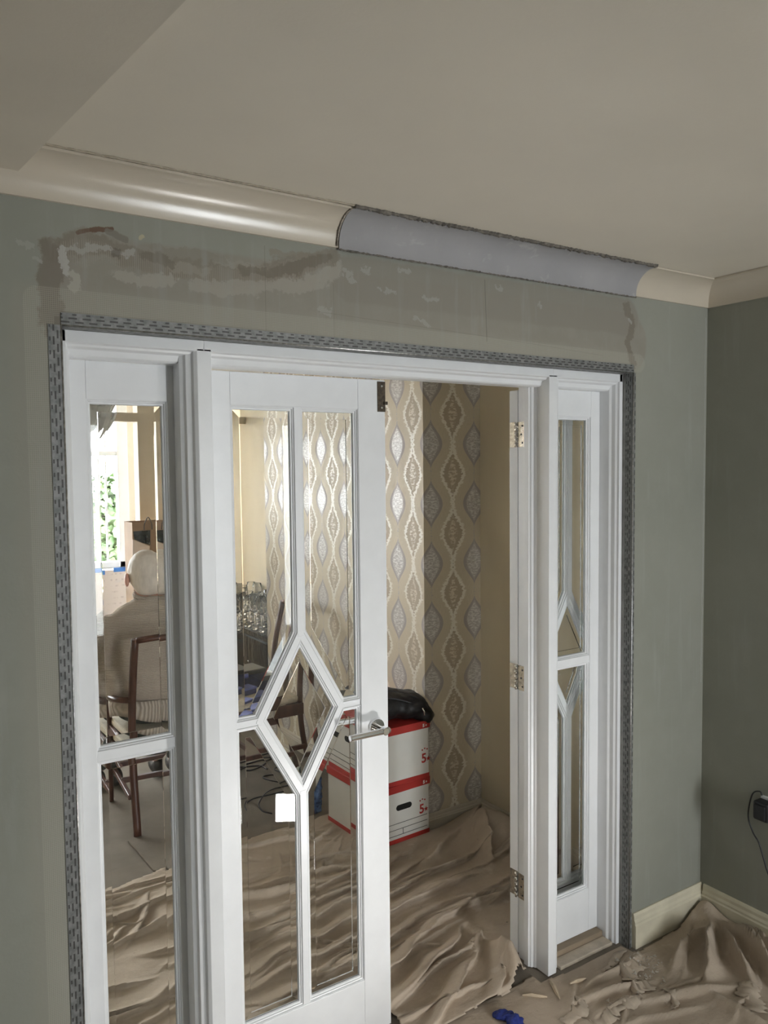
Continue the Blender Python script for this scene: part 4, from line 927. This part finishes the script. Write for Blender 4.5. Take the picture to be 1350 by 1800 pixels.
prof = [(.033, 0), (.034, .003), (.006, .008), (.004, .014), (.0036, .085), (.008, .098), (.028, .115), (.040, .145), (.042, .175), (.036, .215), (.0345, .216), (.034, .214), (.039, .175), (.037, .146), (.025, .118), (.004, .104)]
v, f = lathevf(prof, 16); gp = mesh('wine_glass', v, f, CRYSTAL, None, True); gme = gp.data; first = True; rg = random.Random(5)
for i in range(4):
    for k in range(8):
        o = gp if first else gp.copy()
        if not first: COL.objects.link(o)
        first = False; o.location = (BX0+.06+i*.083, SB_Y0+.075+k*.118+.04*(i % 2), SB_Z+.0005); s = rg.uniform(.86, .95); o.scale = (s, s, rg.uniform(.9, 1.2)); tag(o, 'clear wine glass standing on the black sideboard', 'glass', 'wine glasses on the sideboard')

# ------------------------------------------------------------------ chandelier
def chandelier():
    cx, cy = .515, 2.0; root = empty('chandelier', (cx, cy, ZCEIL)); tag(root, 'crystal leaf chandelier hanging above the seated man', 'chandelier')
    world_child(mesh('ceiling_rose', *lathevf([(.05, -.03), (.055, -.012), (.05, -.0005)], 20, (cx, cy, ZCEIL)), CHROME, None, True), root)
    world_child(tube('rod', [(cx, cy, ZCEIL-.03), (cx, cy, 2.19)], .006, CHROME), root)
    world_child(tube('frame_ring', [(cx+.10*math.cos(a), cy+.10*math.sin(a), 2.16) for a in np.linspace(0, 2*math.pi, 25)], .005, CHROME), root); world_child(tube('frame_ring', [(cx+.06*math.cos(a), cy+.06*math.sin(a), 2.20) for a in np.linspace(0, 2*math.pi, 25)], .005, CHROME), root)
    for k in range(3): a = k*2.094; world_child(tube('spoke', [(cx, cy, 2.2), (cx+.10*math.cos(a), cy+.10*math.sin(a), 2.16)], .004, CHROME), root)
    rg = random.Random(9)
    for R_, z0, L, n in ((.105, 2.165, .15, 13), (.085, 2.14, .18, 9), (.055, 2.10, .175, 7), (.02, 2.07, .15, 3)):
        for k in range(n):
            a = 2*math.pi*(k+rg.random()*.5)/n; ca, sa = math.cos(a), math.sin(a); V, Fc = [], []; m_ = 7
            for i in range(m_):
                t = i/(m_-1); w = .026*math.sin(math.pi*min(1, .12+.88*t)*.98)+.002; rr = R_+.035*math.sin(math.pi*t)-.02*t; z = z0-L*t
                for s_, th in ((-1, 0), (0, .005), (1, 0), (0, -.005)): V.append((cx+ca*(rr+th)-sa*s_*w, cy+sa*(rr+th)+ca*s_*w, z))
            for i in range(m_-1):
                for q_ in range(4): Fc.append((i*4+q_, i*4+(q_+1) % 4, i*4+4+(q_+1) % 4, i*4+4+q_))
            Fc += [(0, 1, 2, 3), tuple(4*(m_-1)+q_ for q_ in range(4))]
            world_child(mesh('crystal_leaf', V, Fc, CHG, None), root)
chandelier()

# ------------------------------------------------------------------ carrier bags on a tall carton, papers under the bay window
CARTBROWN = simple('brown corrugated carton', (.36, .25, .16), .8, 0, 8, .1)
BYY = 3.55; bl = on_y(232, 919, BYY); br = on_y(268, 919, BYY)
bz0, bz1 = .74, bl[2]
ct = empty('cardboard_carton', (bl[0]+.2, BYY+.16, 0)); tag(ct, 'brown cardboard carton under the paper carrier bag', 'carton'); 
world_child(box('body', bl[0]-.05, bl[0]+.46, BYY-.03, BYY+.36, 0, bz0-.002, CARTBROWN, None, .003), ct); world_child(box('tape', bl[0]+.18, bl[0]+.23, BYY-.032, BYY+.362, bz0-.004, bz0-.0005, KRAFT), ct)
pb = empty('paper_carrier_bag', (bl[0]+.2, BYY+.14, bz0)); tag(pb, 'tall brown paper carrier bag with dark foil wrapping beyond the man', 'bag')
x0, x1 = bl[0], bl[0]+.40; y0, y1 = BYY, BYY+.20; t_ = .004
world_child(boxes('bag_wall', [(x0, x1, y0, y0+t_, bz0, bz1), (x0, x1, y1-t_, y1, bz0, bz1), (x0, x0+t_, y0+t_, y1-t_, bz0, bz1), (x1-t_, x1, y0+t_, y1-t_, bz0, bz1), (x0+t_, x1-t_, y0+t_, y1-t_, bz0, bz0+t_)], KRAFT), pb)
FOIL = simple('dark glossy foil print', (.015, .018, .016), .12, 0, 22, .6, .7, 34); PINKF = simple('pale peach print', (.72, .58, .47), .5, 0, 6, .1)
def wedge(nm, pp, m, d=.004):
    P = [on_y(a, b, y0-.001) for a, b in pp]; n = len(P); V = [tuple(p) for p in P]+[(p[0], p[1]-d, p[2]) for p in P]; world_child(mesh(nm, V, [tuple(range(n)), tuple(range(n, 2*n))]+[(i, (i+1) % n, n+(i+1) % n, n+i) for i in range(n)], m), pb)
wedge('foil_panel', [(234, 934), (264, 932), (264, 958), (250, 954), (236, 948)], FOIL); wedge('peach_panel', [(233, 948), (250, 955), (263, 960), (261, 990), (233, 992)], PINKF)
wedge('foil_panel', [(277, 933), (300, 931), (300, 952), (277, 949)], FOIL); wedge('peach_panel', [(277, 950), (300, 953), (300, 990), (277, 990)], PINKF)
hm_ = (on_y(253, 932, y0)[0], on_y(267, 932, y0)[0]); zt_ = on_y(260, 909, y0)[2]; zb_ = on_y(260, 931, y0)[2]
world_child(tube('bag_handle', catmull([(hm_[0], y0-.006, zb_), (hm_[0]+.004, y0-.008, (zb_+zt_)/2), ((hm_[0]+hm_[1])/2, y0-.008, zt_), (hm_[1]-.004, y0-.008, (zb_+zt_)/2), (hm_[1], y0-.006, zb_)], 6), .0032, BLKP), pb)
# sheet of printed paper taped up below the sill
PY = WY-.175; pa = on_y(150, 1003, PY); pc = on_y(226, 1003, PY)
ps = empty('plan_sheet', ((pa[0]+pc[0])/2, PY, .25)); tag(ps, 'large white printed sheet taped below the bay window sill', 'paper sheet')
def make_print():
    t = NT('faint printed plan'); p = t.pos(); s = t.n('ShaderNodeSeparateXYZ'); t.put(s.inputs[0], p)
    row = t.step(t.math('SINE', t.math('MULTIPLY', s.outputs[2], 130)), .55, .8); wd_ = t.step(t.noise(45, t.scalevec(p, (1, 1, .3)), 3), .5, .56); blk = t.step(t.noise(6, p, 2), .45, .55)
    c = t.mix(t.math('MULTIPLY', t.math('MULTIPLY', row, wd_), t.math('MULTIPLY', blk, .5)), (.78, .72, .71), (.45, .38, .40)); c = t.mix(t.math('MULTIPLY', t.step(t.noise(3.5, t.scalevec(p, (1, 1, 3)), 2), .55, .7), .35), c, (.5, .58, .7)); t.col(c); return t.set(.7)
world_child(box('sheet', pa[0]-.5, pc[0]+.12, PY-.003, PY, .55, pa[2]-.012, make_print()), ps)
for a, b, z in ((pc[0]-.12, pc[0]+.01, pa[2]-.03), (pa[0]+.11, pa[0]+.15, pa[2]-.045), (pa[0]-.3, pa[0]-.2, pa[2]-.03)): world_child(box('tape', a, b, PY-.0045, PY-.003, z, z+.035, TAPE), ps)

# ------------------------------------------------------------------ carpet offcut and cables on the dining room floor
oc = [on_z(a, b, .012) for a, b in ((224, 1477), (240, 1494), (256, 1513), (270, 1529), (281, 1533), (291, 1528), (293, 1516), (306, 1508), (322, 1486), (300, 1479), (250, 1480))]
tag(prism('carpet_offcut', [(p[0], p[1]) for p in oc], .0005, .013, 'z', CARPET, None, .004), 'loose carpet offcut with frayed edge in front of the carver chair', 'carpet')
def cable(pp, label, r=.0035, z=.0035):
    P = [on_z(q[0], q[1], q[2] if len(q) > 2 else z) for q in pp]; return tag(tube('cable', catmull([tuple(p) for p in P], 6), r, BLKP, None, 8), label, 'cable')
cable([(402, 1412), (428, 1414), (445, 1404), (470, 1398), (505, 1390), (548, 1384)], 'long thin black cable trailing across the dining carpet')
cable([(478, 1430), (462, 1426), (455, 1416), (457, 1408, .0075), (462, 1400, .0125), (470, 1392, .0075), (486, 1385), (520, 1379), (480, 1373), (462, 1366), (480, 1362), (540, 1368)], 'coiled black cable lying in front of the pad-covered chair')
cable([(470, 1352), (455, 1346), (418, 1350), (440, 1354), (466, 1342), (462, 1336), (430, 1344)], 'flattened loop of black cable below the pad-covered chair', .005)

# ------------------------------------------------------------------ near room small things
def plug():
    p_ = on_x(1336, 1415, XC); y_, z_ = p_[1]-.03, p_[2]; root = empty('plug_adaptor', (XC-.012, y_, z_)); tag(root, 'black plug adaptor with thin lead on the sage wall', 'plug')
    world_child(box('adaptor_body', XC-.058, XC-.0108, y_-.034, y_+.024, z_-.034, z_+.036, BLKP, None, .008), root); world_child(box('adaptor_cap', XC-.066, XC-.057, y_-.026, y_+.016, z_-.026, z_+.026, BLKP, None, .003), root)
    Q = [on_x(a, b, XC-.03) for a, b in ((1338, 1399), (1334, 1392), (1322, 1395), (1315, 1418), (1314, 1440), (1322, 1464), (1332, 1482), (1340, 1508), (1348, 1535))]
    Q = [(q[0]+.006, q[1], q[2]) for q in Q]; Q += [(XC-.03, Q[-1][1]-.05, .21), (XC-.05, Q[-1][1]-.14, .10)]
    world_child(tube('lead', catmull(Q, 6), .0028, BLKP), root)
    sk = empty('wall_socket', (XC, y_-.05, z_)); tag(sk, 'white twin wall socket behind the plug adaptor', 'socket'); world_child(box('face_plate', XC-.011, XC-.0005, y_-.125, y_+.022, z_-.043, z_+.043, UPVC, None, .003), sk); world_child(box('switch', XC-.014, XC-.0105, y_-.075, y_-.063, z_+.012, z_+.03, UPVC, None, .001), sk)
plug()
# blue cloth
rgc = random.Random(3); cp = catmull([tuple(on_z(a_, b_, .03)) for a_, b_ in ((880, 1772), (892, 1780), (906, 1792), (920, 1812), (928, 1838))], 4); parts = []
for p_ in cp:
    x_, y_ = p_.x+rgc.uniform(-.010, .010), p_.y+rgc.uniform(-.010, .010); rz_ = rgc.uniform(.008, .015); parts.append(ellvf((x_, y_, top_at(x_, y_)+rz_*.75), (rgc.uniform(.018, .032), rgc.uniform(.014, .026), rz_), 12, Matrix.Rotation(rgc.uniform(0, 3), 3, 'Z')@Matrix.Rotation(rgc.uniform(-.35, .35), 3, 'X')))
b = blob('cleaning_cloth', parts, BLUECLOTH, None, .0045, 1)
tx = bpy.data.textures.new('cloth_wrinkle', 'CLOUDS'); tx.noise_scale = .02; d = b.modifiers.new('w', 'DISPLACE'); d.texture = tx; d.strength = .018; d.mid_level = .5
tag(b, 'crumpled royal blue cleaning cloth on the dust sheet', 'cloth')
# split wood slivers
for (pa_, pb_, lab) in (((966, 1712), (984, 1746), 'pale split wood sliver lying below the frame post'), ((918, 1737), (962, 1741), 'thin wood sliver near the blue cloth'), ((1002, 1722), (1030, 1712), 'short wood splinter in front of the pine sill')):
    A, B = on_z(*pa_, .03), on_z(*pb_, .03); V = Vector(B)-Vector(A); pk = [Vector(A)+V*k_ for k_ in (0, .35, .7, 1)]; lift = max(top_at(q_.x, q_.y)-(top_at(A[0], A[1])*(1-k_)+top_at(B[0], B[1])*k_) for q_, k_ in zip(pk, (0, .35, .7, 1))); A[2] = top_at(A[0], A[1])+lift*.7+.0035; B[2] = top_at(B[0], B[1])+lift*.7+.0035; V = Vector(B)-Vector(A)
    tag(tube('wood_sliver', [A, Vector(A)+V*.35+Vector((.003, 0, .001)), Vector(A)+V*.7, B], [.003, .0075, .006, .002], WOODBIT, None, 5, False), lab, 'wood sliver')
# torn scraps of lining paper / peeled paint
rg = random.Random(12); SCR = simple('torn backing paper', (.47, .39, .305), .85, 0, 16, .14, .2, 60)
spots = [(1080, 1680, 'long torn paper strip in front of the pine sill', .17, .03), (1112, 1702, 'wide torn paper scrap below the angle bead', .13, .06), (1130, 1735, 'ragged paper scrap among plaster chips', .09, .04), (1096, 1760, 'curled torn paper strip on the near dust sheet', .12, .05),
         (1012, 1770, 'folded torn paper scrap by the blue cloth', .13, .045), (1180, 1752, 'narrow torn paper shred below the bunched sheet', .1, .022), (1062, 1786, 'silvery torn scrap at the dust sheet front', .09, .05), (1320, 1745, 'large crumpled torn paper scrap under the plug lead', .14, .07)]
SCRAPS = []
for i, (a, b_, lab, L, w_) in enumerate(spots):
    p_ = on_z(a, b_, .03); th = rg.uniform(-.5, .9); n = 16; V, Fc = [], []
    for k in range(n):
        t = k/(n-1)-.5
        for s_ in (-1, 0, 1):
            x_ = t*L+rg.uniform(-.003, .003); y_ = s_*w_/2*(1-.9*abs(t)**2)+rg.uniform(-.5, .5)*w_*.28+.012*math.sin(t*5+i); X_ = p_[0]+x_*math.cos(th)-y_*math.sin(th); Y_ = p_[1]+x_*math.sin(th)+y_*math.cos(th); V.append((min(X_, XC-.03), Y_, top_at(X_, Y_)+.0016+.006*abs(math.sin(k*.4+i+s_*.7))))
    for k in range(n-1):
        for s_ in (0, 1): Fc.append((3*k+s_, 3*k+3+s_, 3*k+4+s_, 3*k+1+s_))
    SCRAPS.append(BVHTree.FromPolygons(V, Fc)); o = mesh('paper_scrap', V, Fc, SCR, None, True, False); o.modifiers.new('t', 'SOLIDIFY').thickness = .0012; tag(o, lab, 'paper scrap', 'torn paper scraps')
# plaster chips, too many to count; they lie on the sheet and on the scraps
REST += SCRAPS
V, Fc = [], []
for i in range(170):
    t = rg.random(); c_ = on_z(1135+rg.gauss(0, 22)+rg.choice((0, 0, -40)), 1672+abs(rg.gauss(0, 26)), .02); s_ = abs(rg.gauss(0, .005))+.002; z_ = top_at(c_[0], c_[1])+s_*.25
    if c_[1] > -.03 or c_[0] > XC-.04: continue
    k = len(V); V += [(c_[0]+rg.uniform(-1, 1)*s_, c_[1]+rg.uniform(-1, 1)*s_, z_+d_*s_*.5) for d_ in (-.4, -.4, -.4, .8)]; Fc += [(k, k+1, k+2), (k, k+1, k+3), (k+1, k+2, k+3), (k, k+2, k+3)]
tag(mesh('plaster_chips', V, Fc, CHIP), 'scatter of small plaster chips beside the skirting board', 'debris', kind='stuff')
